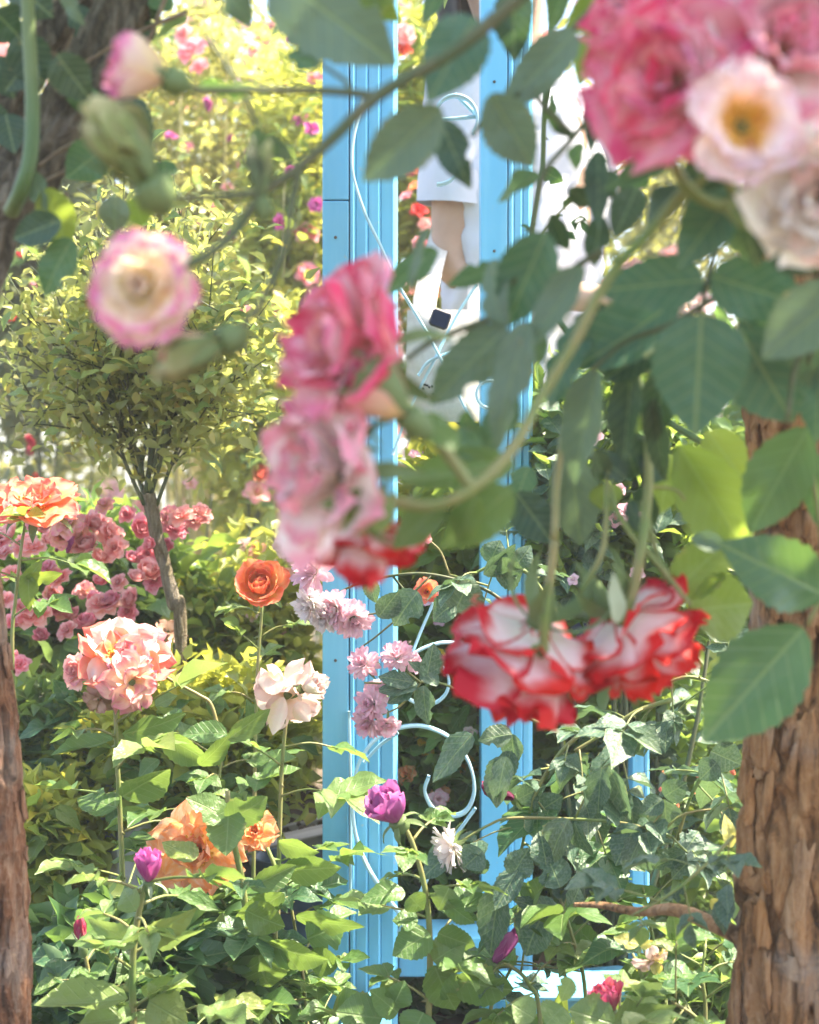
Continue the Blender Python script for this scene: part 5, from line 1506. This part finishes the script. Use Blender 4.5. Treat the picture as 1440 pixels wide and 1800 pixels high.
T = Thing("rose_plant", "short stem with a crimson bud flecked with cream at the bottom edge", "rose", P(1095, 2150, 1.72), "rose stems standing in the bed")
shoot(T, S((1120, 2150, 1.72), (1108, 1850, 1.72), (1094, 1800, 1.72), (1075, 1765, 1.72)), .0034, .042, 4, ['leaf_light', 'leaf_mid'], 52, .45, .8, 5)
rose(T, 'halfbud', 'p_crimson', P(1074, 1778, 1.72), .024, dirpx(-.30, -.95, -.15), hi=True, squash=.8, name="rosebud", sep_mat='calyx')
for a in [(1080, 1800, 1000, 1775, 80, 10), (1080, 1800, 1160, 1775, 76, 15), (1090, 1790, 1190, 1770, 40, 30), (990, 1770, 960, 1800, 60, 20), (940, 1790, 900, 1765, 56, 15), (1005, 1720, 985, 1760, 34, 25)]:
    near_leaf(T, a[0], a[1], a[2], a[3], a[4], 1.70, 'leaf_light', a[5], RND.uniform(-.02, .02))

T = Thing("rose_spray", "small pink rose on a thin twig under the big green hanging leaves", "rose spray", P(830, 960, 2.05), "flowering sprays across the posts")
mb = MB(); mb.tube(S((790, 1010, 2.05), (775, 970, 2.05), (755, 950, 2.05)), .0014, .001, 5, 4); mb.tube(S((790, 1010, 2.05), (860, 1030, 2.05)), .0016, .0014, 5, 3); T.part("stem", mb.mesh("stem"), M['stem'])
rose(T, 'small', 'p_hotpink', P(745, 942, 2.05), .0135, dirpx(-.4, .3, -.8))
rose(T, 'small', 'p_coral', P(752, 1040, 2.1), .018, dirpx(-.2, -.1, -.9))

# right-hand thicket: long leafy shoots hanging and standing before the sill
T = Thing("rose_shoot", "leafy twig hanging over the bare side branch of the brown trunk", "rose shoot", P(1230, 1500, 1.6), "leafy shoots without flowers")
shoot(T, S((1290, 1470, 1.58), (1240, 1520, 1.56), (1180, 1570, 1.56), (1110, 1610, 1.57)), .0018, .036, 6, ['leaf_mid', 'leaf_dusty'], 61, .1, .95, 5)
sp = [
    ("leafy shoot with dusty blue green leaves hanging over the second post", [(1020, 1290, 1.95), (980, 1330, 1.95), (940, 1400, 1.95), (915, 1500, 1.96)], .046, 7, 'leaf_dusty'),
    ("long drooping shoot of narrow green leaves in the thicket right of the second post", [(1090, 1300, 1.98), (1060, 1370, 1.98), (1030, 1450, 1.98), (1010, 1560, 1.98)], .052, 8, 'leaf_near'),
    ("shoot of round dusty leaves beside the brown trunk", [(1290, 1280, 1.9), (1250, 1340, 1.9), (1215, 1400, 1.9), (1190, 1480, 1.9)], .044, 7, 'leaf_dusty'),
    ("shoot of mid green leaves rising past the bare grey branch", [(1180, 2100, 1.95), (1170, 1760, 1.95), (1150, 1660, 1.95), (1130, 1560, 1.95)], .052, 8, 'leaf_mid'),
    ("shoot of broad leaves between the bare branch and the crimson bud", [(1040, 2100, 1.93), (1030, 1760, 1.93), (1010, 1660, 1.93), (985, 1580, 1.93)], .054, 8, 'leaf_mid'),
    ("shoot of dark leaves at the foot of the brown trunk", [(1230, 2100, 1.85), (1240, 1800, 1.85), (1235, 1720, 1.85), (1240, 1660, 1.86)], .050, 7, 'leaf_near'),
    ("shoot of grey green leaves under the red and white roses", [(1180, 1230, 1.9), (1120, 1250, 1.9), (1060, 1290, 1.9), (1010, 1320, 1.9)], .048, 7, 'leaf_dusty'),
    ("upright leafy shoot with glossy leaves left of the violet magenta bloom", [(570, 2150, 2.0), (572, 1850, 2.0), (560, 1780, 2.0), (535, 1700, 2.0)], .050, 4, 'leaf_mid'),
    ("bushy shoot with fresh leaves right of the small closed bud", [(330, 2150, 1.8), (335, 1880, 1.8), (330, 1820, 1.8), (320, 1770, 1.8)], .050, 5, 'leaf_light'),
    ("dim green shoot at the bottom by the left trunk", [(110, 2150, 1.95), (115, 1850, 1.95), (110, 1760, 1.95), (120, 1690, 1.95)], .044, 7, 'leaf_near'),
    ("green shoot between the striped orange bloom and the blue tub", [(545, 2150, 2.1), (540, 1800, 2.1), (520, 1640, 2.1), (500, 1540, 2.1)], .050, 8, 'leaf_mid'),
    ("shoot with pale twisted leaves over the low blue rail", [(850, 2150, 2.0), (860, 1800, 2.0), (880, 1740, 2.0), (910, 1680, 2.0)], .044, 4, 'leaf_dusty'),
    ("thin shoot of small leaves in front of the white shirt", [(930, 450, 1.55), (960, 400, 1.55), (1010, 350, 1.55), (1085, 300, 1.55)], .013, 7, 'leaf_near'),
    ("tall shoot with young leaves in front of the dark bush by the trunk", [(370, 2150, 2.2), (372, 1600, 2.2), (380, 1420, 2.2), (392, 1320, 2.2)], .050, 9, 'leaf_mid'),
    ("leafy shoot under the bare branch against the trunk", [(1290, 2100, 1.75), (1270, 1850, 1.75), (1225, 1790, 1.75), (1180, 1760, 1.75)], .048, 6, 'leaf_mid'),
    ("shoot of shaded leaves behind the hanging flowers by the trunk", [(1300, 1240, 1.95), (1270, 1210, 1.95), (1210, 1190, 1.95), (1150, 1210, 1.95)], .044, 7, 'leaf_dusty'),
    ("arching shoot of grey green leaves right of the blush pink spray", [(980, 1080, 2.0), (930, 1010, 2.0), (880, 990, 2.0), (830, 1010, 2.0)], .034, 5, 'leaf_dusty'),
]
for i, (lb, q, sz, nn, mt) in enumerate(sp):
    T = Thing("rose_shoot", lb, "rose shoot", P(*q[0]), "leafy shoots without flowers")
    shoot(T, S(*q), .0028 if sz > .02 else .0012, sz, nn, mt, 200 + i, .2 if q[0][1] < 1700 else .45, .97, 5, thorn=sz > .02, wfac=.6)
# yellowing leaves and dried flower by the bare branch
T = Thing("rose_shoot", "twig with two yellow leaves and a dried cream flower under the bare branch", "rose shoot", P(1160, 1720, 1.8), "leafy shoots without flowers")
mb = MB(); mb.tube(S((1165, 1800, 1.8), (1130, 1720, 1.8), (1112, 1676, 1.8)), .0022, .0016, 6, 5); mb.tube(S((1130, 1720, 1.8), (1160, 1690, 1.8)), .0014, .001, 5, 3); T.part("stem", mb.mesh("stem"), M['stem'])
for a in [(1122, 1660, 1080, 1648, 26, 20), (1125, 1662, 1150, 1655, 16, 30), (1285, 1490, 1275, 1432, 26, 10)]:
    near_leaf(T, a[0], a[1], a[2], a[3], a[4], 1.79, 'leaf_yellow', a[5])
near_leaf(T, 1250, 1580, 1285, 1615, 26, 1.66, 'leaf_yellow', 10)
rose(T, 'blown', 'p_cream', P(1146, 1688, 1.8), .018, dirpx(.3, .4, -.5), hi=True, label="dried cream flower", mats=['p_pale_peach', 'leaf_yellow', 'p_spent'])
T = Thing("rose_plant", "dry stalk with a spent brown flower head at the foot of the standard rose", "rose", P(298, 1700, 2.5), "rose stems standing in the bed")
mb = MB(); mb.tube(S((300, 2000, 2.5), (302, 1250, 2.5), (298, 1130, 2.5)), .0028, .002, 6, 5); T.part("stem", mb.mesh("stem"), M['stem'])
rose(T, 'blown', 'p_spent', P(296, 1112, 2.5), .024, dirpx(0, -.6, -.7), label="spent brown bloom")
# ================================================================== NEAR BRANCHES OF THE CLIMBING ROSE (out of focus)
DA = .95
T = Thing("rose_branch", "long thin rose branch with a cream pink rose and green buds", "rose branch", P(960, -60, DA), "branches of the climbing rose hanging in front")
mb = MB()
a1 = mb.tube(S((1010, -90, DA), (905, 2, DA), (800, 88, DA), (665, 168, DA), (590, 238, DA), (525, 296, DA), (462, 338, DA)), .0042, .0030, 8, 7)
mb.thorns(a1, .0035, .06, .006, RND)
mb.tube(S((665, 168, DA), (580, 160, DA), (450, 158, DA - .01), (350, 158, DA - .02), (300, 140, DA - .03)), .0026, .0022, 7, 6)
mb.tube(S((610, 160, DA), (610, 145, DA), (560, 110, DA)), .0016, .0012, 6, 4)
mb.tube(S((462, 338, DA), (380, 346, DA - .01), (300, 348, DA - .02), (262, 325, DA - .03)), .0024, .0020, 7, 6)
mb.tube(S((462, 338, DA), (415, 405, DA), (370, 445, DA - .01), (320, 470, DA - .02)), .0030, .0026, 7, 6)
mb.tube(S((528, 296, DA), (512, 360, DA), (500, 440, DA), (458, 535, DA), (415, 585, DA - .01), (385, 605, DA - .02)), .0024, .0020, 7, 6)
mb.tube(S((470, 340, DA), (455, 300, DA), (440, 240, DA)), .0030, .0012, 7, 5)
mb.tube(S((360, 60, 1.0), (400, 120, 1.0), (430, 170, 1.0), (462, 240, 1.0)), .0020, .0014, 6, 6)
T.part("cane", mb.mesh("cane"), M['stem_dark'])
rose(T, 'centred', 'p_pink_rim', P(256, 508, DA - .06), .0300, dirpx(-.16, -.05, -1), hi=True, squash=.9, inner='p_cream_core')
rose(T, 'halfbud', 'p_pink_rim', P(292, 138, DA - .03), .027, dirpx(-1, -.35, -.2), hi=True, squash=.75, sep='hug', name="rosebud", label="opening pale pink bud with long sepals")
rose(T, 'bud', 'leaf_near', P(262, 322, DA - .03), .040, dirpx(-.5, -.85, -.25), hi=True, squash=.66, sep='hug', name="rosebud", label="fat closed green bud", mats=['p_budgreen'])
rose(T, 'bud', 'p_pale_peach', P(390, 602, DA - .02), .030, dirpx(-.9, .38, -.2), hi=True, squash=.72, sep='hug', name="rosebud", label="green bud with a pale peach tip", mats=['p_budgreen', 'p_budgreen', 'p_peach'])
rose(T, 'bud', 'leaf_dark', P(462, 352, DA), .017, dirpx(-.1, -1, 0), sep='hug', name="rosebud", mats=['p_budgreen', 'stem_dark'], label="dark green knob of a young bud")
for a in [(480, -50, 694, 112, 165, 1.0, 'leaf_grey', 0), (390, -50, 440, 52, 60, 1.02, 'leaf_grey', 20), (775, 188, 638, 318, 104, .98, 'leaf_grey', -8), (835, 30, 752, 180, 112, .97, 'leaf_teal', 5), (560, 120, 500, 90, 40, 1.0, 'leaf_near', 30),
          (440, 240, 488, 268, 40, 1.0, 'leaf_near', 40), (462, 240, 520, 285, 36, 1.0, 'leaf_grey', 30), (350, 150, 460, 160, 30, .96, 'leaf_near', 50), (700, -40, 600, 75, 70, 1.1, 'leaf_young', 30), (640, -30, 700, 40, 50, 1.1, 'leaf_young', 20)]:
    near_leaf(T, *a[:5], a[5], a[6], a[7], RND.uniform(-.015, .015))

DB = .92
T = Thing("rose_branch", "cluster of three full pink, striped and cream roses high above the dark leaves", "rose branch", P(1300, 380, DB), "branches of the climbing rose hanging in front")
mb = MB()
mb.tube(S((1500, 120, DB + .05), (1420, 260, DB + .05), (1340, 330, DB + .05), (1270, 360, DB + .04), (1210, 330, DB + .03), (1170, 260, DB + .02)), .0040, .0032, 8, 6)
mb.tube(S((1340, 330, DB + .05), (1345, 250, DB + .04), (1360, 180, DB + .03)), .0032, .0026, 7, 5)
mb.tube(S((1270, 360, DB + .04), (1320, 400, DB + .03), (1390, 350, DB + .02)), .0030, .0024, 7, 5)
mb.tube(S((1330, 410, DB + .05), (1290, 340, DB + .04), (1265, 290, DB + .03)), .0030, .0024, 7, 5)
T.part("cane", mb.mesh("cane"), M['stem'])
rose(T, 'ragged', 'p_red_stripe', P(1190, 150, DB), .045, dirpx(-.45, .0, -.9), hi=True, mats=['p_red_stripe', 'p_red_stripe', 'p_stripe'], label="red pink striped rose", squash=1.0)
rose(T, 'ragged', 'p_red_stripe', P(1150, 45, DB + .04), .034, dirpx(-.5, -.5, -.8), hi=True, mats=['p_red_stripe', 'p_stripe'])
rose(T, 'ragged', 'p_stripe', P(1370, 95, DB), .056, dirpx(.05, -.15, -1), hi=True, label="large soft pink rose", mats=['p_stripe', 'p_pale_pink', 'p_stripe'])
rose(T, 'cupopen', 'p_white_pink', P(1305, 222, DB - .05), .028, dirpx(.02, .08, -1), hi=True, stamens=True, label="open white pink rose with an orange centre")
rose(T, 'ragged', 'p_cream', P(1440, 340, DB - .03), .036, dirpx(-.1, .35, -.9), hi=True, label="faded cream rose", mats=['p_cream', 'p_cream', 'p_pale_peach'])
for a in [(1300, 330, 1190, 470, 100, DB + .08, 'leaf_teal', 10), (1300, 340, 1330, 470, 90, DB + .09, 'leaf_dark', 20), (1180, 280, 1060, 330, 40, DB + .06, 'leaf_near', 30), (1330, 300, 1440, 460, 90, DB + .07, 'leaf_near', 20), (1360, 420, 1440, 480, 70, DB + .05, 'leaf_dark', 20), (1200, 330, 1130, 400, 60, DB + .07, 'leaf_dark', 30), (1250, 290, 1250, 380, 90, DB + .10, 'leaf_dark', 0), (1200, 300, 1290, 310, 60, DB + .07, 'leaf_dark', 20)]:
    near_leaf(T, *a[:5], a[5], a[6], a[7], RND.uniform(-.015, .015))

DC = .98
T = Thing("rose_branch", "arching green stem carrying two ragged red and pink roses turned sideways", "rose branch", P(1230, 320, DC), "branches of the climbing rose hanging in front")
mb = MB()
a1 = mb.tube(S((1250, 300, DC), (1180, 370, DC), (1075, 480, DC), (1010, 600, DC), (955, 690, DC), (900, 790, DC - .01), (830, 858, DC - .02), (760, 888, DC - .02), (690, 880, DC - .02), (640, 870, DC - .03)), .0030, .0036, 9, 7)
mb.thorns(a1, .004, .07, .006, RND)
mb.tube(S((830, 858, DC - .02), (800, 815, DC - .02), (760, 765, DC - .02), (720, 720, DC - .02), (690, 690, DC - .02)), .0034, .0036, 8, 6)
mb.tube(S((1205, 330, DC - .01), (1150, 400, DC - .01), (1090, 460, DC - .01)), .0030, .0034, 7, 5)
T.part("cane", mb.mesh("cane"), M['stem'])
rose(T, 'ragged', 'p_red_stripe', P(655, 625, DC - .03), .050, dirpx(-.80, -.25, -.5), hi=True, mats=['p_red_stripe', 'p_red_stripe', 'p_stripe'], label="red and pink ragged rose facing sideways", inner='p_peach', inner_from=3)
rose(T, 'halfbud', 'p_peach', P(715, 730, DC - .05), .028, dirpx(-.65, -.6, -.3), hi=True, sep='hug', label="half open peach bud in green sepals", mats=['calyx', 'p_peach'])
rose(T, 'ragged', 'p_pale_pink', P(610, 830, DC - .03), .048, dirpx(-.75, -.10, -.5), hi=True, label="pale pink rose with magenta patches")
rose(T, 'hang', 'p_bicolor', P(650, 905, DC + .06), .036, dirpx(-.15, .95, -.15), hi=True, label="hanging red rimmed rose", skip=.15)
for a in [(905, 815, 700, 850, 80, DC + .03, 'leaf_olive', 10), (900, 860, 770, 968, 92, DC + .02, 'leaf_olive', 0), (780, 880, 690, 965, 70, DC + .01, 'leaf_olive', 20), (850, 800, 770, 760, 56, DC + .03, 'leaf_near', 20), (690, 880, 600, 930, 80, DC - .06, 'leaf_olive', 20), (680, 875, 560, 890, 40, DC - .06, 'leaf_olive', 10), (800, 790, 730, 720, 50, DC - .05, 'leaf_olive', 30), (640, 860, 590, 810, 46, DC - .05, 'leaf_dark', 20), (840, 870, 800, 960, 60, DC + .01, 'leaf_olive', 30)]:
    near_leaf(T, *a[:5], a[5], a[6], a[7], RND.uniform(-.02, .02))

DD = 1.22
T = Thing("rose_branch", "two red rimmed white roses hanging head down on long stems", "rose branch", P(1105, 640, DD + .04), "branches of the climbing rose hanging in front")
mb = MB()
mb.tube(S((1110, 620, DD + .05), (1135, 740, DD + .03), (1140, 850, DD + .01), (1128, 960, DD), (1112, 1040, DD), (1090, 1100, DD)), .0030, .0044, 8, 6)
mb.tube(S((1070, 850, DD + .02), (1085, 900, DD + .01), (1125, 960, DD)), .0022, .0024, 7, 5)
mb.tube(S((1068, 820, DD + .02), (1066, 920, DD + .01), (1055, 980, DD), (1020, 1040, DD)), .0022, .0022, 7, 5)
mb.tube(S((975, 950, DD - .03), (968, 1010, DD - .03), (958, 1080, DD - .03), (956, 1150, DD - .02)), .0030, .0036, 8, 5)
mb.tube(S((1000, 700, DD), (980, 840, DD - .02), (975, 950, DD - .03)), .0024, .0028, 7, 5)
mb.tube(S((1130, 960, DD), (1180, 1020, DD), (1215, 1065, DD)), .0018, .0016, 7, 5)
mb.tube(S((1135, 855, DD + .01), (1185, 860, DD + .01), (1205, 880, DD + .01)), .0016, .0008, 6, 5)
T.part("cane", mb.mesh("cane"), M['stem'])
rose(T, 'hang', 'p_bicolor', P(945, 1100, DD), .062, dirpx(-.30, .74, .26), hi=True, label="left one of the two hanging roses")
rose(T, 'hang', 'p_bicolor', P(1078, 1078, DD + .02), .055, dirpx(.52, .66, .16), hi=True)
for a in [(1085, 1095, 1078, 1005, 28, DD - .03, 'sepal_pale', 35), (960, 1150, 935, 1135, 24, DD - .03, 'calyx', 20), (1060, 840, 1045, 790, 40, DD + .02, 'leaf_dark', 30), (1100, 840, 1040, 790, 44, DD + .02, 'leaf_dark', 20), (1105, 880, 1125, 940, 30, DD + .02, 'leaf_dark', 30),
          (1130, 855, 1150, 930, 40, DD + .03, 'leaf_dark', 30), (1140, 850, 1160, 770, 56, DD + .02, 'leaf_dark', 20), (1120, 840, 1085, 740, 66, DD + .03, 'leaf_dark', 10), (1125, 760, 1100, 680, 60, DD + .04, 'leaf_young', 10), (1065, 850, 1070, 900, 60, DD + .04, 'leaf_young', 10)]:
    near_leaf(T, *a[:5], a[5], a[6], a[7], RND.uniform(-.02, .02))

def spray(label, stem, leaves, d, r=.0024, mat='stem_dark'):
    T = Thing("leaf_spray", label, "leaf spray", P(stem[0][0][0], stem[0][0][1], d), "leafy sprays of the climbing rose")
    mb = MB()
    for q in stem:
        pl_ = mb.tube([P(x, y, d + .012) for x, y in q], r, r * .65, 7, 6)
    T.part("stem", mb.mesh("stem"), M[mat])
    for a in leaves:
        near_leaf(T, *a[:5], d + (a[7] if len(a) > 7 else 0) + RND.uniform(-.004, .004), a[5], a[6], RND.uniform(-.015, .02))
    return T
spray("broad teal leaves in a spray around one large oval leaf under the pink roses", [[(1300, 330), (1262, 430), (1238, 520), (1230, 560)], [(1238, 505), (1210, 500)], [(1242, 500), (1275, 485)]],
      [(1238, 492, 1042, 512, 98, 'leaf_teal', 8), (1250, 484, 1432, 542, 112, 'leaf_teal', 5), (1234, 552, 1222, 768, 168, 'leaf_teal', -6, -.02), (1235, 430, 1220, 340, 60, 'leaf_dark', 20, .03), (1255, 420, 1310, 350, 66, 'leaf_teal', 20, .03)], 1.05)
spray("pale teal leaf and darker mates at the right edge beside the oval leaf", [[(1560, 420), (1490, 500), (1450, 560), (1420, 640)], [(1440, 600), (1400, 640), (1385, 740)]],
      [(1500, 500, 1340, 632, 120, 'leaf_grey', 10, -.04), (1300, 575, 1395, 745, 150, 'leaf_teal', 5, .05), (1445, 640, 1432, 780, 70, 'leaf_teal', 20, .03), (1300, 560, 1440, 650, 110, 'leaf_dark', 10, .07), (1410, 560, 1480, 700, 110, 'leaf_teal', 10, .02)], 1.06)
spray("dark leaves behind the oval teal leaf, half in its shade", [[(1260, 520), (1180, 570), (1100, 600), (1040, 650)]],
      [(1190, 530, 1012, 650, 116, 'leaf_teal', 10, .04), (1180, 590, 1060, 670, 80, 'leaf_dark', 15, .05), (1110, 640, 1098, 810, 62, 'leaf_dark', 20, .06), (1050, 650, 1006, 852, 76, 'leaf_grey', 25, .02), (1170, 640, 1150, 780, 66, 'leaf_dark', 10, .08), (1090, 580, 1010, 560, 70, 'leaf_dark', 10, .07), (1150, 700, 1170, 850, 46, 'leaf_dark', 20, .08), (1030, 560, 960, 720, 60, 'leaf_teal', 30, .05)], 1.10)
spray("mid green leaves hanging down across the brown trunk", [[(1480, 600), (1430, 700), (1425, 800), (1450, 1010), (1420, 1100)], [(1445, 1000), (1440, 1040)], [(1425, 730), (1418, 760)]],
      [(1420, 752, 1318, 938, 118, 'leaf_near', 5), (1450, 1045, 1270, 958, 124, 'leaf_near', 0, -.02), (1412, 1104, 1236, 1304, 158, 'leaf_near', -5, -.03), (1440, 800, 1450, 940, 70, 'leaf_near', 20, .02)], 1.20, mat='stem')
spray("yellow green leaves lit through beside the hanging red rimmed roses", [[(1130, 880), (1165, 1000), (1212, 1060)], [(1165, 990), (1180, 1040)], [(1205, 860), (1190, 800)]],
      [(1192, 782, 1316, 975, 122, 'leaf_young', 0), (1178, 1048, 1280, 948, 92, 'leaf_young', 5, .01), (1212, 1072, 1322, 1060, 122, 'leaf_young', 0, .01), (1245, 760, 1312, 850, 84, 'leaf_young', 10, .04), (1180, 800, 1160, 905, 74, 'leaf_young', 15, .05), (1275, 960, 1212, 945, 36, 'leaf_grey', 10, -.03)], 1.24, mat='stem')
spray("grey green leaves around the second post top, below the long branch", [[(1090, -40), (1000, 60), (930, 150), (860, 200), (830, 240)], [(930, 150), (960, 190), (1012, 240)], [(1075, 160), (1000, 250), (955, 310), (930, 430)]],
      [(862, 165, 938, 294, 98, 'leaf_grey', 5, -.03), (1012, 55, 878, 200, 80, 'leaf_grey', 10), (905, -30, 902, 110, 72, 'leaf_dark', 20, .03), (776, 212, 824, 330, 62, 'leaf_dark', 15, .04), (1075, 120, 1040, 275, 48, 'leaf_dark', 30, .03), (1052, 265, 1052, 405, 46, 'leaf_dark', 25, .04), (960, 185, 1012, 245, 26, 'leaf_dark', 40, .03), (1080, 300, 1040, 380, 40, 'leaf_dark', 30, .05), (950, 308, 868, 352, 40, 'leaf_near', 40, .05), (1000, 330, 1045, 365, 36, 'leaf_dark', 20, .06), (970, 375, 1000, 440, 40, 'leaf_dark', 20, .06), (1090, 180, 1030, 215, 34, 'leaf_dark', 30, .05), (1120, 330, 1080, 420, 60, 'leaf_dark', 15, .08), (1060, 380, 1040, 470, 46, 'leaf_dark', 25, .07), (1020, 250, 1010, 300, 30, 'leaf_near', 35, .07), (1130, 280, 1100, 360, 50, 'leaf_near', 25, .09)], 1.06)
spray("greyish blade shaped leaves between the arching stem and the tote bag", [[(1060, 440), (1000, 480), (940, 560), (900, 640), (880, 740)], [(940, 430), (900, 500)], [(860, 560), (760, 600), (715, 632)]],
      [(960, 408, 890, 575, 108, 'leaf_teal', 5), (1025, 468, 928, 615, 62, 'leaf_grey', 20, -.02), (930, 565, 866, 792, 66, 'leaf_grey', 25, -.02), (892, 575, 752, 712, 90, 'leaf_grey', 10, .01), (770, 440, 676, 514, 50, 'leaf_near', 25, .06), (884, 470, 786, 500, 42, 'leaf_near', 25, .08), (868, 455, 880, 600, 50, 'leaf_grey', 30, .02), (905, 690, 850, 800, 60, 'leaf_near', 20, .03), (960, 590, 900, 660, 50, 'leaf_near', 30, .03), (820, 720, 850, 830, 40, 'leaf_near', 30, .04), (760, 400, 720, 520, 20, 'leaf_grey', 60, .03)], 1.05)
spray("grey green leaf pair hanging in front of the post grooves above the red rimmed roses", [[(1010, 760), (975, 830), (968, 930), (970, 960)]],
      [(1005, 800, 1020, 962, 92, 'leaf_grey', 5), (908, 866, 972, 955, 76, 'leaf_dark', 10, .01), (985, 840, 1060, 900, 60, 'leaf_grey', 20, .03), (930, 820, 900, 900, 50, 'leaf_near', 30, .05)], 1.28)
spray("bright lit leaves at the top edge beside the striped rose", [[(1120, -60), (1060, 10), (1030, 60)]],
      [(1062, 10, 1018, 148, 72, 'leaf_young', 5), (1110, -20, 990, 60, 70, 'leaf_young', 15, .02), (1010, -50, 960, 60, 50, 'leaf_near', 25, .03), (800, -50, 740, 40, 46, 'leaf_near', 30, .05)], 1.12)
# upright green cane in front of the white shirt
T = Thing("rose_cane", "straight green jointed cane standing in front of the white shirt", "rose cane", P(1345, 800, 1.60))
mb = MB()
c1 = mb.tube(S((1345, 800, 1.60), (1240, 780, 1.60), (1120, 700, 1.60), (1010, 600, 1.61), (950, 500, 1.62), (934, 430, 1.62), (945, 345, 1.62), (954, 290, 1.62), (957, 200, 1.62), (964, 110, 1.62), (975, -60, 1.62)), .0032, .0022, 8, 7)
mb.thorns(c1, .003, .08, .005, RND)
mb.tube(S((957, 205, 1.62), (968, 150, 1.62), (973, 110, 1.62)), .0014, .0008, 5, 4)
T.part("cane", mb.mesh("cane"), M['cane'])
for a in [(955, 300, 990, 320, 30, 20), (960, 210, 975, 160, 16, 40)]:
    near_leaf(T, a[0], a[1], a[2], a[3], a[4], 1.61, 'leaf_near', a[5])
# ================================================================== thin air volume added to lift the dark tones like faded film
mb = MB()
mb.box((0, 35, 1.45), (124, 114, 4.9))           # bottom a metre below the ground, top just above the tallest shrub
me = mb.mesh("veil_haze", False)
hz = bpy.data.materials.new("veil_haze")
hz.use_nodes = True
hz.node_tree.nodes.clear()
vo = hz.node_tree.nodes.new("ShaderNodeOutputMaterial")
vp = hz.node_tree.nodes.new("ShaderNodeVolumePrincipled")
vp.inputs["Color"].default_value = (.95, .95, .90, 1)
vp.inputs["Density"].default_value = 0.009
hz.node_tree.links.new(vp.outputs[0], vo.inputs["Volume"])
me.materials.append(hz)
ho = bpy.data.objects.new("veil_haze", me)
COL.objects.link(ho)
ho["kind"] = "stuff"
